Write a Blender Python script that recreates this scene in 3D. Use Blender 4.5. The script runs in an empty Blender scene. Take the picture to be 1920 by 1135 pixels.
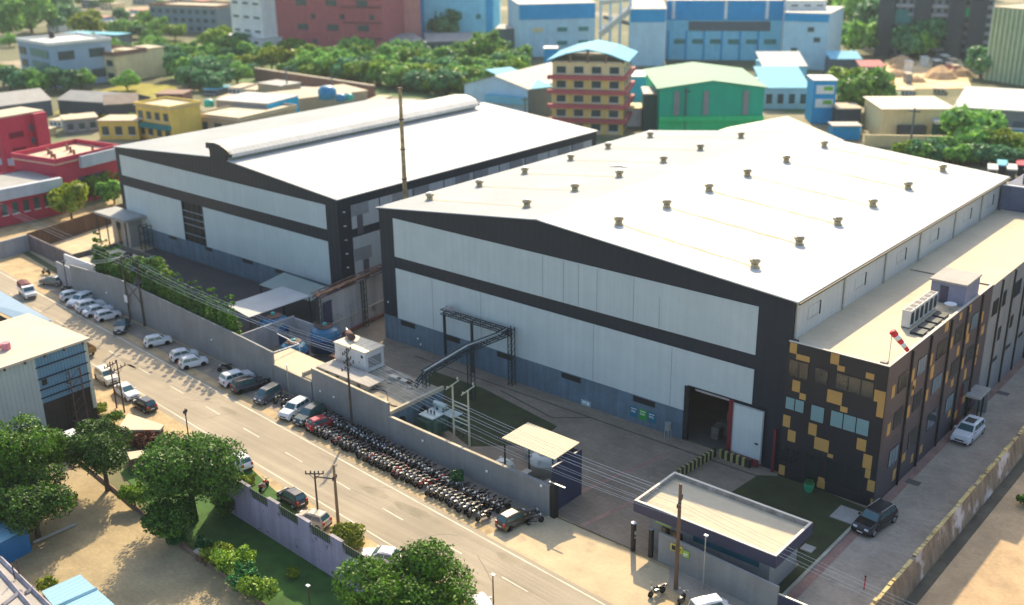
import bpy, math, random
import numpy as np
from mathutils import Vector, Matrix
sc = bpy.context.scene
R = math.radians
rnd = random.Random(11)

# ---------------------------------------------------------------- camera, world, sun, exposure
CP = Vector((102.76, -92.12, 55.54)); FPX = 1989.79
_y, _p, _r = R(-40.8), R(20.31), R(-0.81)
FW = Vector((math.sin(_y)*math.cos(_p), math.cos(_y)*math.cos(_p), -math.sin(_p)))
_rt = Vector((math.cos(_y), -math.sin(_y), 0)); _up = _rt.cross(FW)
RT = _rt*math.cos(_r) + _up*math.sin(_r); UP = _up*math.cos(_r) - _rt*math.sin(_r)
cd = bpy.data.cameras.new('camera'); cam = bpy.data.objects.new('camera', cd); sc.collection.objects.link(cam)
cam.matrix_world = Matrix(((RT.x, UP.x, -FW.x, CP.x), (RT.y, UP.y, -FW.y, CP.y), (RT.z, UP.z, -FW.z, CP.z), (0, 0, 0, 1)))
cd.sensor_width = 36; cd.lens = FPX/1920*36; cd.clip_end = 4000; cd.clip_start = 1
cd.dof.use_dof = True; cd.dof.focus_distance = 100; cd.dof.aperture_fstop = 0.102
sc.camera = cam

KX, KY = -0.75, 1.06                       # towards the sun, per metre of height
SUNV = Vector((KX, KY, 1)).normalized()
W = bpy.data.worlds.new('World'); sc.world = W; W.use_nodes = True
nt = W.node_tree; nt.nodes.clear()
sky = nt.nodes.new('ShaderNodeTexSky'); sky.sky_type = 'NISHITA'; sky.sun_disc = False
sky.sun_elevation = math.asin(SUNV.z); sky.sun_rotation = math.atan2(KX, KY); sky.air_density = 1.2; sky.dust_density = 2.5
bg = nt.nodes.new('ShaderNodeBackground'); bg.inputs[1].default_value = 0.15
wo = nt.nodes.new('ShaderNodeOutputWorld'); nt.links.new(sky.outputs[0], bg.inputs[0]); nt.links.new(bg.outputs[0], wo.inputs[0])
sd = bpy.data.lights.new('sun', 'SUN'); sun = bpy.data.objects.new('sun', sd); sc.collection.objects.link(sun)
sd.energy = 4.2; sd.angle = R(0.6); sd.color = (1.0, 0.82, 0.54)
sun.rotation_euler = SUNV.to_track_quat('Z', 'Y').to_euler(); sun.location = (0, 0, 120)
sc.view_settings.view_transform = 'Standard'; sc.view_settings.look = 'None'; sc.view_settings.gamma = 1
sc.view_settings.exposure = 0.80

# ---------------------------------------------------------------- measuring helpers
def ray(u, v): return FW + RT*((u-960)/FPX) - UP*((v-567.5)/FPX)
def G(u, v, z=0.0):
    d = ray(u, v); return CP + d*((z-CP.z)/d.z)
def VP(u, v, A, B):                        # on the vertical plane through A and B
    n = Vector((B[1]-A[1], A[0]-B[0], 0)); d = ray(u, v)
    return CP + d*((Vector((A[0], A[1], 0))-CP).dot(n)/d.dot(n))
def HT(P, v):                              # height of a vertical over P whose top shows at row v
    lo, hi = -5, 120
    for _ in range(40):
        m = (lo+hi)/2; q = Vector((P[0], P[1], m))-CP
        vv = 567.5-FPX*q.dot(UP)/q.dot(FW)
        if vv > v: lo = m
        else: hi = m
    return m

# ---------------------------------------------------------------- object helpers
LOC = {}
def setp(o, label=None, cat=None, group=None, kind=None):
    if label: o['label'] = label
    if cat: o['category'] = cat
    if group: o['group'] = group
    if kind: o['kind'] = kind
    return o
def thing(name, label, cat, loc=(0, 0, 0), group=None):
    o = bpy.data.objects.new(name, None); sc.collection.objects.link(o); o.location = loc
    o.empty_display_size = .3
    LOC[o.name] = Vector(loc); return setp(o, label, cat, group)
class MB:
    def __init__(s): s.v = []; s.f = []
    def add(s, vs, fs):
        n = len(s.v); s.v += [tuple(q) for q in vs]; s.f += [tuple(i+n for i in f) for f in fs]; return s
    def quad(s, *p): return s.add(p, [tuple(range(len(p)))])
    def box(s, x0, y0, z0, x1, y1, z1):
        return s.add([(x0,y0,z0),(x1,y0,z0),(x1,y1,z0),(x0,y1,z0),(x0,y0,z1),(x1,y0,z1),(x1,y1,z1),(x0,y1,z1)],
            [(0,3,2,1),(4,5,6,7),(0,1,5,4),(1,2,6,5),(2,3,7,6),(3,0,4,7)])
    def obox(s, O, ex, ey, x0, x1, y0, y1, z0, z1):
        P = lambda x, y, z: (O[0]+ex[0]*x+ey[0]*y, O[1]+ex[1]*x+ey[1]*y, z)
        return s.add([P(x0,y0,z0),P(x1,y0,z0),P(x1,y1,z0),P(x0,y1,z0),P(x0,y0,z1),P(x1,y0,z1),P(x1,y1,z1),P(x0,y1,z1)],
            [(0,3,2,1),(4,5,6,7),(0,1,5,4),(1,2,6,5),(2,3,7,6),(3,0,4,7)])
    def prism(s, pts, d):                  # planar polygon pushed by vector d
        n = len(pts); d = Vector(d); P = [Vector(p) for p in pts]
        s.add(P+[p+d for p in P], [tuple(range(n))[::-1], tuple(range(n, 2*n))]+[(i, (i+1) % n, n+(i+1) % n, n+i) for i in range(n)]); return s
    def tube(s, a, b, r, n=6, r2=None):
        a = Vector(a); b = Vector(b); d = (b-a).normalized(); q = d.to_track_quat('Z', 'Y'); r2 = r if r2 is None else r2
        A = [a+q@Vector((r*math.cos(t), r*math.sin(t), 0)) for t in [6.28318*i/n for i in range(n)]]
        B = [b+q@Vector((r2*math.cos(t), r2*math.sin(t), 0)) for t in [6.28318*i/n for i in range(n)]]
        return s.add(A+B, [tuple(range(n))[::-1], tuple(range(n, 2*n))]+[(i, (i+1) % n, n+(i+1) % n, n+i) for i in range(n)])
    def bar(s, a, b, w):                   # square bar
        return s.tube(a, b, w*.7071, 4)
    def lathe(s, c, prof, n=16, axis='z'):
        vs = []; k = len(prof)
        for i in range(n):
            t = 6.28318*i/n
            for r, z in prof:
                p = (r*math.cos(t), r*math.sin(t), z)
                if axis == 'y': p = (p[0], p[2], p[1])
                if axis == 'x': p = (p[2], p[0], p[1])
                vs.append((c[0]+p[0], c[1]+p[1], c[2]+p[2]))
        fs = [(i*k+j, ((i+1) % n)*k+j, ((i+1) % n)*k+j+1, i*k+j+1) for i in range(n) for j in range(k-1)]
        return s.add(vs, fs)
    def ball(s, c, rx, ry, rz, n=10, m=6):
        prof = []
        vs = []
        for j in range(m+1):
            a = -math.pi/2+math.pi*j/m
            for i in range(n):
                t = 6.28318*i/n; vs.append((c[0]+rx*math.cos(a)*math.cos(t), c[1]+ry*math.cos(a)*math.sin(t), c[2]+rz*math.sin(a)))
        return s.add(vs, [(j*n+i, j*n+(i+1) % n, (j+1)*n+(i+1) % n, (j+1)*n+i) for j in range(m) for i in range(n)])
    def obj(s, name, mat, parent=None, smooth=False, label=None, bevel=0):
        off = LOC[parent.name] if parent is not None else Vector((0, 0, 0))
        me = bpy.data.meshes.new(name)
        me.from_pydata([(x-off[0], y-off[1], z-off[2]) for x, y, z in s.v], [], s.f); me.validate()
        if mat: me.materials.append(mat)
        if smooth: me.polygons.foreach_set('use_smooth', [True]*len(me.polygons))
        me.update()
        o = bpy.data.objects.new(name, me); sc.collection.objects.link(o)
        if parent is not None: o.parent = parent
        LOC[o.name] = off
        if label: o['label'] = label
        if bevel:
            b = o.modifiers.new('bevel', 'BEVEL'); b.width = bevel; b.segments = 2; b.limit_method = 'ANGLE'; b.angle_limit = R(35)
        return o
    def top(s, name, mat, label, cat, base, group=None, smooth=False, bevel=0):   # a thing that is one mesh
        LOC['_t'] = Vector(base)
        off = Vector(base); s.v = [(x-off[0], y-off[1], z-off[2]) for x, y, z in s.v]
        o = s.obj(name, mat, None, smooth, bevel=bevel); o.location = base; LOC[o.name] = off
        return setp(o, label, cat, group)
    def struct(s, name, mat): return setp(s.obj(name, mat), kind='structure')
def clone(src, loc, rz=0, scale=1, label=None, parent=None):
    c = src.copy(); sc.collection.objects.link(c)
    if parent is not None: c.parent = parent
    else:
        c.location = loc; c.rotation_euler = (0, 0, rz); c.scale = (scale,)*3 if not isinstance(scale, tuple) else scale
        if label: c['label'] = label
    for ch in src.children: clone(ch, None, parent=c)
    return c

# ---------------------------------------------------------------- materials
MATS = {}
def rgb(h):                                # sRGB hex -> linear
    c = [int(h[i:i+2], 16)/255 for i in (0, 2, 4)]
    return tuple(x/12.92 if x <= .04045 else ((x+.055)/1.055)**2.4 for x in c)
def mat(name, col, rough=.8, metal=0, var=.18, scale=.35, fine=3.0, bump=0.0, bscale=8, ribs=None, ribstr=.3, brick=None, streak=0, spec=.5, blot=None, trans=0, alpha=1, along=0):
    if name in MATS: return MATS[name]
    if isinstance(col, str): col = rgb(col)
    m = bpy.data.materials.new(name); m.use_nodes = True; N = m.node_tree.nodes; L = m.node_tree.links
    b = N['Principled BSDF']; b.inputs['Roughness'].default_value = rough; b.inputs['Metallic'].default_value = metal
    b.inputs['Specular IOR Level'].default_value = spec
    if alpha < 1: b.inputs['Alpha'].default_value = alpha
    tc = N.new('ShaderNodeTexCoord'); g = N.new('ShaderNodeNewGeometry')
    co = tc.outputs['Object']
    def noise(s, d=4, vec=co, r=.55):
        n = N.new('ShaderNodeTexNoise'); n.inputs['Scale'].default_value = s; n.inputs['Detail'].default_value = d; n.inputs['Roughness'].default_value = r
        L.new(vec, n.inputs['Vector']); return n.outputs['Fac']
    def mr(x, a, c):
        n = N.new('ShaderNodeMapRange'); n.inputs[1].default_value = .3; n.inputs[2].default_value = .7
        n.inputs[3].default_value = a; n.inputs[4].default_value = c; L.new(x, n.inputs[0]); return n.outputs[0]
    def mul(a, c):
        n = N.new('ShaderNodeMath'); n.operation = 'MULTIPLY'; L.new(a, n.inputs[0])
        if hasattr(c, 'links'): L.new(c, n.inputs[1])
        else: n.inputs[1].default_value = c
        return n.outputs[0]
    f = mul(mr(noise(scale), 1-var, 1+var*.6), mr(noise(fine, 6, r=.7), 1-var*.6, 1+var*.5))
    if streak:                             # rain streaks: noise stretched in height
        mp = N.new('ShaderNodeMapping'); mp.inputs['Scale'].default_value = (1.2, 1.2, .07); L.new(co, mp.inputs[0])
        f = mul(f, mr(noise(1.0, 5, mp.outputs[0]), 1-streak, 1+streak*.4))
    if along:                              # wheel tracks: noise stretched along the road
        mp2 = N.new('ShaderNodeMapping'); mp2.inputs['Rotation'].default_value = (0, 0, R(4.1)); mp2.inputs['Scale'].default_value = (.025, 1.3, 1); L.new(co, mp2.inputs[0])
        f = mul(f, mr(noise(1.0, 4, mp2.outputs[0]), 1-along, 1+along*.6))
    rb = None
    if ribs:
        w = N.new('ShaderNodeTexWave'); w.wave_type = 'BANDS'; w.bands_direction = ribs[0]; w.inputs['Scale'].default_value = .314/ribs[1]; w.inputs['Detail'].default_value = 0
        L.new(co, w.inputs['Vector']); rb = w.outputs['Fac']
        n = N.new('ShaderNodeMapRange'); n.inputs[1].default_value = 0; n.inputs[2].default_value = .35; n.inputs[3].default_value = 1-ribstr; n.inputs[4].default_value = 1
        L.new(rb, n.inputs[0]); f = mul(f, n.outputs[0])
    mx = N.new('ShaderNodeMix'); mx.data_type = 'RGBA'; mx.blend_type = 'MULTIPLY'; mx.inputs[0].default_value = 1
    mx.inputs[6].default_value = (*col, 1)
    cc = N.new('ShaderNodeCombineColor'); [L.new(f, cc.inputs[i]) for i in range(3)]; L.new(cc.outputs[0], mx.inputs[7]); out = mx.outputs[2]
    if blot:                               # patches of another colour: (colour, scale, threshold)
        q = noise(blot[1], 5); n = N.new('ShaderNodeMapRange'); n.inputs[1].default_value = blot[2]; n.inputs[2].default_value = blot[2]+.1; L.new(q, n.inputs[0])
        m2 = N.new('ShaderNodeMix'); m2.data_type = 'RGBA'; L.new(n.outputs[0], m2.inputs[0]); L.new(out, m2.inputs[6]); c2 = rgb(blot[0]) if isinstance(blot[0], str) else blot[0]
        m2.inputs[7].default_value = (*c2, 1); out = m2.outputs[2]
    if brick:
        bt = N.new('ShaderNodeTexBrick'); bt.inputs['Scale'].default_value = 1; bt.inputs['Brick Width'].default_value = brick[0]; bt.inputs['Row Height'].default_value = brick[1]
        bt.inputs['Mortar Size'].default_value = brick[2]; bt.inputs['Color1'].default_value = (1, 1, 1, 1); bt.inputs['Color2'].default_value = (.86, .86, .86, 1)
        bt.inputs['Mortar'].default_value = (brick[3],)*3+(1,); L.new(co, bt.inputs['Vector'])
        m3 = N.new('ShaderNodeMix'); m3.data_type = 'RGBA'; m3.blend_type = 'MULTIPLY'; m3.inputs[0].default_value = 1; L.new(out, m3.inputs[6]); L.new(bt.outputs[0], m3.inputs[7]); out = m3.outputs[2]
    L.new(out, b.inputs['Base Color'])
    if bump or ribs:
        bp = N.new('ShaderNodeBump'); bp.inputs['Strength'].default_value = bump or .4; bp.inputs['Distance'].default_value = .05
        L.new(rb if ribs else noise(bscale, 5), bp.inputs['Height']); L.new(bp.outputs[0], b.inputs['Normal'])
    if trans: b.inputs['Transmission Weight'].default_value = trans
    MATS[name] = m; return m
def leafmat(name, dark, light, yellow=None):
    if name in MATS: return MATS[name]
    m = bpy.data.materials.new(name); m.use_nodes = True; N = m.node_tree.nodes; L = m.node_tree.links
    b = N['Principled BSDF']; b.inputs['Roughness'].default_value = .55; b.inputs['Specular IOR Level'].default_value = .35
    g = N.new('ShaderNodeNewGeometry'); oi = N.new('ShaderNodeObjectInfo'); tc = N.new('ShaderNodeTexCoord')
    n = N.new('ShaderNodeTexNoise'); n.inputs['Scale'].default_value = .9; n.inputs['Detail'].default_value = 3; L.new(tc.outputs['Object'], n.inputs['Vector'])
    a = N.new('ShaderNodeMath'); a.operation = 'MULTIPLY_ADD'; L.new(g.outputs['Random Per Island'], a.inputs[0]); a.inputs[1].default_value = .55
    s2 = N.new('ShaderNodeMath'); s2.operation = 'SUBTRACT'; L.new(n.outputs['Fac'], s2.inputs[0]); s2.inputs[1].default_value = .28; L.new(s2.outputs[0], a.inputs[2])
    r = N.new('ShaderNodeValToRGB'); r.color_ramp.elements[0].color = (*rgb(dark), 1); r.color_ramp.elements[1].color = (*rgb(light), 1)
    r.color_ramp.elements[0].position = .15; r.color_ramp.elements[1].position = .85
    L.new(a.outputs[0], r.inputs[0])
    h = N.new('ShaderNodeHueSaturation'); mr = N.new('ShaderNodeMapRange'); mr.inputs[3].default_value = .75; mr.inputs[4].default_value = 1.3; L.new(oi.outputs['Random'], mr.inputs[0]); L.new(mr.outputs[0], h.inputs['Value'])
    L.new(r.outputs[0], h.inputs['Color']); L.new(h.outputs[0], b.inputs['Base Color'])
    t = N.new('ShaderNodeBsdfTranslucent'); L.new(h.outputs[0], t.inputs['Color']); ms = N.new('ShaderNodeMixShader'); ms.inputs[0].default_value = .3
    o = N['Material Output']; L.new(b.outputs[0], ms.inputs[1]); L.new(t.outputs[0], ms.inputs[2]); L.new(ms.outputs[0], o.inputs[0])
    MATS[name] = m; return m

M_dark = mat('dark_cladding', (.012, .021, .036), .5, var=.12, ribs=('X', 1.0), ribstr=.12)
M_darkS = mat('dark_cladding_side', (.014, .024, .038), .5, var=.12, ribs=('Y', 1.0), ribstr=.12)
M_panel = mat('light_grey_panel', (.54, .61, .61), .55, var=.06, streak=.05, ribs=('X', 1.05), ribstr=.03, bump=.1)
M_panelS = mat('light_grey_side_panel', (.52, .54, .53), .55, var=.06, streak=.06, ribs=('Y', 1.0), ribstr=.05, bump=.15)
M_plinth = mat('blue_grey_plinth', (.12, .185, .24), .8, var=.2, streak=.25)
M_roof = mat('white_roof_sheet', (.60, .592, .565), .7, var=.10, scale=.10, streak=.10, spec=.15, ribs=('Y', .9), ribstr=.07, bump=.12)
M_roofL = mat('shade_toned_roof_sheet', (.36, .385, .40), .75, var=.10, scale=.10, spec=.1, ribs=('Y', .9), ribstr=.09, bump=.12)  # the left slopes' duller light is put into this greyer sheet colour
M_dslab = mat('dirty_shaded_roof_slab', (.40, .345, .25), .95, var=.3, scale=.4, fine=2, blot=((.20, .18, .15), .45, .52), bump=.3)  # dirt, and shade over the service roof put into the darker colour
M_white = mat('white_paint', (.8, .8, .8), .5, var=.06)
M_conc = mat('concrete', (.40, .37, .33), .9, var=.16, bump=.2)
M_slab = mat('roof_slab_concrete', (.58, .49, .35), .9, var=.09, scale=.25, fine=1.2, bump=.15)
M_grey = mat('grey_wall_paint', (.25, .26, .26), .8, var=.12, streak=.12)
M_grey2 = mat('pale_grey_plaster', (.33, .34, .37), .8, var=.14, streak=.16)
M_navy = mat('navy_cladding', (.028, .036, .085), .5, var=.1)
M_steel = mat('dark_teal_steel', (.018, .032, .04), .55, metal=.2, var=.25)
M_rust = mat('rust_brown_steel', (.12, .06, .05), .8, var=.35)
M_gsteel = mat('galvanised_steel', (.42, .44, .42), .45, metal=.5, var=.15)
M_black = mat('black_matt', (.012, .013, .015), .6, var=.2)
M_glassd = mat('dark_window_glass', (.02, .028, .03), .12, var=.1, spec=.8)
M_glasst = mat('teal_window_glass', (.20, .34, .36), .15, var=.06, spec=.8)
M_glassc = mat('car_glass', (.03, .10, .11), .08, var=.1, spec=1.0)
M_orange = mat('ochre_panel', (.50, .29, .085), .6, var=.08)
M_red = mat('maroon_steel', (.16, .015, .025), .55, var=.15)
M_plast = mat('rotting_plaster', (.36, .33, .36), .9, var=.2, streak=.3, blot=((.13, .11, .10), .8, .60))
M_timber = mat('weathered_pole', (.09, .07, .055), .85, var=.25)
M_wire = mat('aluminium_wire', (.6, .62, .62), .5, metal=.3, var=0)
M_insul = mat('brown_insulator', (.05, .03, .03), .3, var=.1)
M_tyre = mat('tyre_rubber', (.006, .006, .006), 1, var=.1, spec=0)
M_rim = mat('alloy_rim', (.45, .46, .47), .35, metal=.7, var=.05)
M_bark = mat('bark', (.10, .075, .05), .95, var=.3, bump=.5)

# ---------------------------------------------------------------- ground, roads and paving
def sheet(name, m, pts, z):
    b = MB(); b.quad(*[(p[0], p[1], z) for p in pts]); return b.struct(name, m)
MG = mat('open_ground', (.13, .135, .06), .95, var=.4, scale=.02, fine=.4, blot=((.36, .29, .19), .016, .56))
n_ = 40
b = MB(); S_ = 900
b.v = [(-300+S_*(i/n_*2-1), 560+(S_-160)*(j/n_*2-1), -.05) for j in range(n_+1) for i in range(n_+1)]
b.f = [(j*(n_+1)+i, j*(n_+1)+i+1, (j+1)*(n_+1)+i+1, (j+1)*(n_+1)+i) for j in range(n_) for i in range(n_)]
b.struct('ground', MG)
M_yard = mat('yard_paving', (.28, .22, .16), .9, var=.22, scale=.22, fine=2.0, brick=(1.2, .6, .03, .8), bump=.15, blot=((.22, .18, .14), .3, .64))
M_apron = mat('apron_concrete', (.53, .42, .26), .92, var=.16, scale=.3, fine=2.5, bump=.15, blot=((.42, .33, .22), .5, .6))
M_lane = mat('lane_paving', (.44, .37, .29), .9, var=.2, scale=.25, fine=2.2, brick=(.6, .3, .02, .85), bump=.15, blot=((.30, .25, .2), .3, .66))
M_asph = mat('dusty_asphalt', (.355, .30, .22), .9, var=.16, scale=.12, fine=5, bump=.25, along=.16, bscale=25, blot=((.31, .26, .18), .22, .60))
M_paint = mat('worn_road_paint', (.66, .60, .46), .8, var=.3, fine=6)
M_dirt = mat('sandy_verge', (.47, .35, .19), .95, var=.25, scale=.5, fine=4, bump=.4, blot=((.30, .22, .12), .45, .58))
M_dirt2 = mat('bare_earth', (.50, .35, .20), .95, var=.25, scale=.3, fine=3, bump=.4, blot=((.36, .25, .15), .2, .56))
M_redp = mat('red_paver_strip', (.33, .20, .16), .9, var=.3, fine=3)
M_court = mat('courtyard_blocks', (.41, .32, .18), .92, var=.2, scale=.35, fine=3, brick=(.4, .2, .015, .8), bump=.2)
M_lawn = mat('lawn_grass', (.045, .12, .018), .95, var=.35, scale=.6, fine=8, bump=.8, bscale=14)
M_lawnd = mat('mown_lawn', (.048, .055, .018), .95, var=.3, scale=.5, fine=8, bump=.8, bscale=14)
M_grassy = mat('yellow_grass', (.30, .27, .03), .95, var=.35, scale=.3, fine=5, bump=.8, bscale=10)
def nl(x): return -25.0-(x+10)*.0716       # north painted line of the road
sheet('road_verge_north', M_dirt, [(-120, nl(-120)-.2), (90, nl(90)-.2), (90, -20.4), (46.4, -20.4), (-60, -15.5), (-120, -8)], -.012)
sheet('road_verge_south', M_dirt, [(-120, -32), (-120, -22), (90, -37.6), (90, -46), (30, -42), (10, -38.5), (-20, -38)], -.012)
sheet('road', M_asph, [(-160, nl(-160)+.6), (100, nl(100)+.6), (100, nl(100)-7.5), (-160, nl(-160)-7.5)], 0)
def strip(mb, x0, x1, off, w, z):
    mb.quad((x0, nl(x0)+off-w, z), (x1, nl(x1)+off-w, z), (x1, nl(x1)+off, z), (x0, nl(x0)+off, z))
b = MB(); strip(b, -120, 100, 0.1, .16, .006); strip(b, -120, 100, -6.7, .14, .006)
x = -110
while x < 100: strip(b, x, x+3.2, -3.1, .14, .006); x += 8.4
b.struct('road_markings', M_paint)
b = MB(); q_ = random.Random(21); M_patch = mat('tar_patch', (.33, .28, .20), .9, var=.25, fine=5, along=.1)
for i in range(16):
    x = q_.uniform(-70, 62); o_ = q_.uniform(-5.6, -.6); w_ = q_.uniform(.3, .8); l_ = q_.uniform(.8, 3.4); k_ = 9
    pts = [(x+l_*math.cos(6.283*j/k_)*q_.uniform(.8, 1.1), nl(x)+o_+w_*math.sin(6.283*j/k_)*q_.uniform(.8, 1.1), .003) for j in range(k_)]; b.quad(*pts)
b.struct('road_patches', M_patch)
b = MB()
for i in range(9):                        # cracks
    x = q_.uniform(-60, 60); o_ = q_.uniform(-6, -.4); a_ = q_.uniform(-.6, .6)+(1.3 if i % 3 == 0 else 0); y = nl(x)+o_
    for j in range(8):
        l_ = q_.uniform(.3, .8); x2, y2 = x+l_*math.cos(a_), y+l_*math.sin(a_); n_x, n_y = -math.sin(a_)*.02, math.cos(a_)*.02
        if -6.9 < y2-nl(x2) < .4: b.quad((x-n_x, y-n_y, .0045), (x2-n_x, y2-n_y, .0045), (x2+n_x, y2+n_y, .0045), (x+n_x, y+n_y, .0045))
        x, y = x2, y2; a_ += q_.uniform(-.5, .5)
b.struct('road_cracks', mat('crack_dark', (.12, .10, .08), .95))
sheet('yard_paving', M_yard, [(-9, -19.5), (46.5, -21.3), (71, -22), (71, .2), (60, .2), (60, 0), (0, 0), (-14, 4), (-14, -19.3)], .01)
sheet('gap_paving', M_yard, [(-14, 0), (2, 0), (2, 70), (-14, 70)], .006)
sheet('parking_paving', mat('parking_paving', (.27, .23, .185), .92, var=.25, scale=.3, fine=3, blot=((.40, .31, .19), .35, .58)), [(-62, -18), (46.6, -21.8), (46.6, nl(46.6)+2.0), (-62, nl(-62)+1.6)], -.002)
sheet('entrance_apron', M_apron, [(46.6, -21.6), (61, -22.2), (63, nl(63)+.5), (44, nl(44)+.5)], .012)
sheet('wall_foot_paving', mat('grey_footpath', (.36, .31, .25), .9, var=.2, blot=((.16, .15, .14), .5, .62)), [(60, -21.4), (76, -22.2), (76, -25.6), (62, -24.5)], .016)
sheet('internal_drive', mat('dark_asphalt_drive', (.055, .05, .055), .9, var=.15, fine=4), [(-63, 3.2), (-12.5, 3.2), (-12.5, -18), (-48, -16), (-63, -5)], .012)
sheet('forecourt', M_apron, [(-92, 10), (-63, 3), (-62, -14), (-79, -12)], .008)
sheet('side_lane', M_lane, [(70.6, -34), (78, -34), (78, 75), (70.2, 75), (70.2, -.6), (70.6, -.6)], .014)
b = MB(); b.quad((70.25, -22, .02), (71.2, -22, .02), (70.95, 75, .02), (70.25, 75, .02))
b.quad((45.4, -18.6, .02), (45.9, -18.9, .02), (48.9, -4, .02), (48.4, -4, .02)); b.quad((49.8, -21.2, .02), (50.3, -21.3, .02), (52.6, -9, .02), (52.1, -9, .02))
b.struct('red_paver_lines', M_redp)
sheet('front_lawn', M_lawnd, [(58.4, -2), (61, -.2), (70.1, -1.2), (70.1, -20), (69, -20.4), (69, -14), (58, -7)], .022)
g_ = [G(*q) for q in [(765, 748), (815, 697), (905, 728), (1045, 800), (1000, 835), (880, 838)]]
sheet('transformer_lawn', M_lawnd, g_, .022)
b = MB()
for x0, y0, x1, y1 in ((8, -2.2, 60, -2.2), (24, -3.2, 33.5, -5.0), (33.5, -5.0, 37, -2.2)):
    d = Vector((x1-x0, y1-y0, 0)).normalized(); n = Vector((-d.y, d.x, 0))*.09
    b.quad((x0-n.x, y0-n.y, .026), (x1-n.x, y1-n.y, .026), (x1+n.x, y1+n.y, .026), (x0+n.x, y0+n.y, .026))
b.struct('drain_lines', mat('drain_dark', (.05, .05, .045), .9))
sheet('dirt_field', M_dirt2, [(78.6, -70), (140, -70), (140, 90), (78.6, 90)], -.02)
sheet('drain_ditch', mat('muddy_ditch', (.10, .085, .06), .9, var=.4, blot=((.12, .12, .1), .9, .66)), [(78.35, -50), (79.2, -50), (79.6, 90), (78.35, 90)], -.008)
g_ = [G(*q) for q in [(-120, 800), (150, 860), (240, 935), (370, 1040), (520, 1150), (560, 1240), (-300, 1240), (-300, 900)]]
sheet('courtyard', M_court, g_, -.01)
g_ = [G(*q) for q in [(290, 960), (225, 885), (330, 820), (440, 850), (672, 1065), (700, 1180), (560, 1230), (480, 1118), (370, 1038)]]
sheet('garden_lawn', M_lawn, g_, .0)

# ---------------------------------------------------------------- the air
hz = MB().box(-1400, -190, -1.2, 900, 1500, 66).obj('haze', None); hz['kind'] = 'stuff'; hz.display_type = 'WIRE'
mh = bpy.data.materials.new('haze_air'); mh.use_nodes = True; hn = mh.node_tree; hn.nodes.clear()
ho = hn.nodes.new('ShaderNodeOutputMaterial'); hv = hn.nodes.new('ShaderNodeVolumePrincipled'); hv.inputs['Color'].default_value = (.82, .93, 1, 1); hv.inputs['Density'].default_value = .00011; hv.inputs['Anisotropy'].default_value = .2
hn.links.new(hv.outputs[0], ho.inputs['Volume']); hz.data.materials.append(mh)

# ================================================================ the warehouse with turbine vents (right)
def gable(x0, x1, xr, zl, zr, zt):
    def f(x): return zl+(zt-zl)*(x-x0)/(xr-x0) if x < xr else zt+(zr-zt)*(x-xr)/(x1-xr)
    return f
def wallpiece(mb, xs, y, th, f, z0):       # wall in the XZ plane under the line f
    for a, c in zip(xs[:-1], xs[1:]):
        mb.prism([(a, y, z0), (c, y, z0), (c, y, f(c)), (a, y, f(a))], (0, th, 0))
RX, RL = 60.0, 65.0
fR = gable(0, RX, 27.4, 18.55, 19.05, 21.65)
wr = thing('warehouse', 'large white-roofed warehouse with two rows of vents on each slope and an open loading door', 'warehouse', (30, 0, 0))
b = MB(); wallpiece(b, [0, 27.4, 48.6], 0, .3, fR, 0); wallpiece(b, [53.95, RX], 0, .3, fR, 0); wallpiece(b, [48.6, 53.95], 0, .3, fR, 6.6)
b.obj('gable_wall', M_dark, wr)
b = MB(); b.box(-.0, .3, 0, .3, RL, 18.4); b.box(.3, RL-.3, 0, RX-.3, RL, 18.4); b.obj('rear_wall', M_darkS, wr)
b = MB(); b.box(RX-.3, .3, 0, RX, RL, 18.95); b.obj('side_wall', M_panelS, wr)
b = MB(); b.box(.3, .3, 0, RX-.3, RL-.3, .02); b.obj('inner_floor', mat('warehouse_floor', (.10, .10, .09), .8), wr)
b = MB(); b.prism([(2.7, -.03, 3.53), (48.35, -.03, 3.53), (48.35, -.03, 6.72), (56.15, -.03, 6.72), (56.15, -.03, 10.7), (2.7, -.03, 10.7)], (0, .028, 0)); b.obj('lower_panel', M_panel, wr)
b = MB(); b.prism([(2.7, -.03, 12.33), (56.15, -.03, 12.33), (56.15, -.03, 17.63), (2.7, -.03, 17.63)], (0, .028, 0)); b.obj('upper_panel', M_panel, wr)
for x, z0, z1 in ((28.1, 12.4, 17.5), (31.2, 12.4, 17.5), (33.4, 12.4, 17.5), (35.6, 3.6, 10.6), (36.0, 12.4, 17.5), (41.0, 12.4, 17.5), (44.4, 12.4, 16.0), (18.0, 3.6, 10.6), (9.5, 3.6, 10.6), (46.2, 3.6, 10.6)):
    MB().box(x, -.045, z0, x+.05, -.031, z1).obj('panel_joint', mat('dark_panel_joint', (.22, .25, .26), .7), wr)  # thin darker strips along the panel joints
b = MB(); b.box(.0, -.06, 0, 48.0, -.001, 3.53); b.obj('plinth', M_plinth, wr)
for x0, x1 in ((3.3, 6.0), (11.7, 14.3), (20.7, 23.3), (31.0, 33.9), (41.4, 44.35)):
    w = MB().box(x0, -.1, 2.72, x1, -.061, 3.42).obj('vent_window', M_black, wr)
    MB().box(x0+.1, -.13, 3.02, x1-.1, -.101, 3.07).obj('bar', M_steel, w)
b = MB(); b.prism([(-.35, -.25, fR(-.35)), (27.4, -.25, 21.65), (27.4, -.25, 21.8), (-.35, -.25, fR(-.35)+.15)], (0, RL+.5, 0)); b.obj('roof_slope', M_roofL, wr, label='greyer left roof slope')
b = MB(); b.prism([(27.4, -.25, 21.65), (RX+.45, -.25, fR(RX+.45)), (RX+.45, -.25, fR(RX+.45)+.15), (27.4, -.25, 21.8)], (0, RL+.5, 0)); b.obj('roof_slope', M_roof, wr, label='brighter right roof slope')
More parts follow.
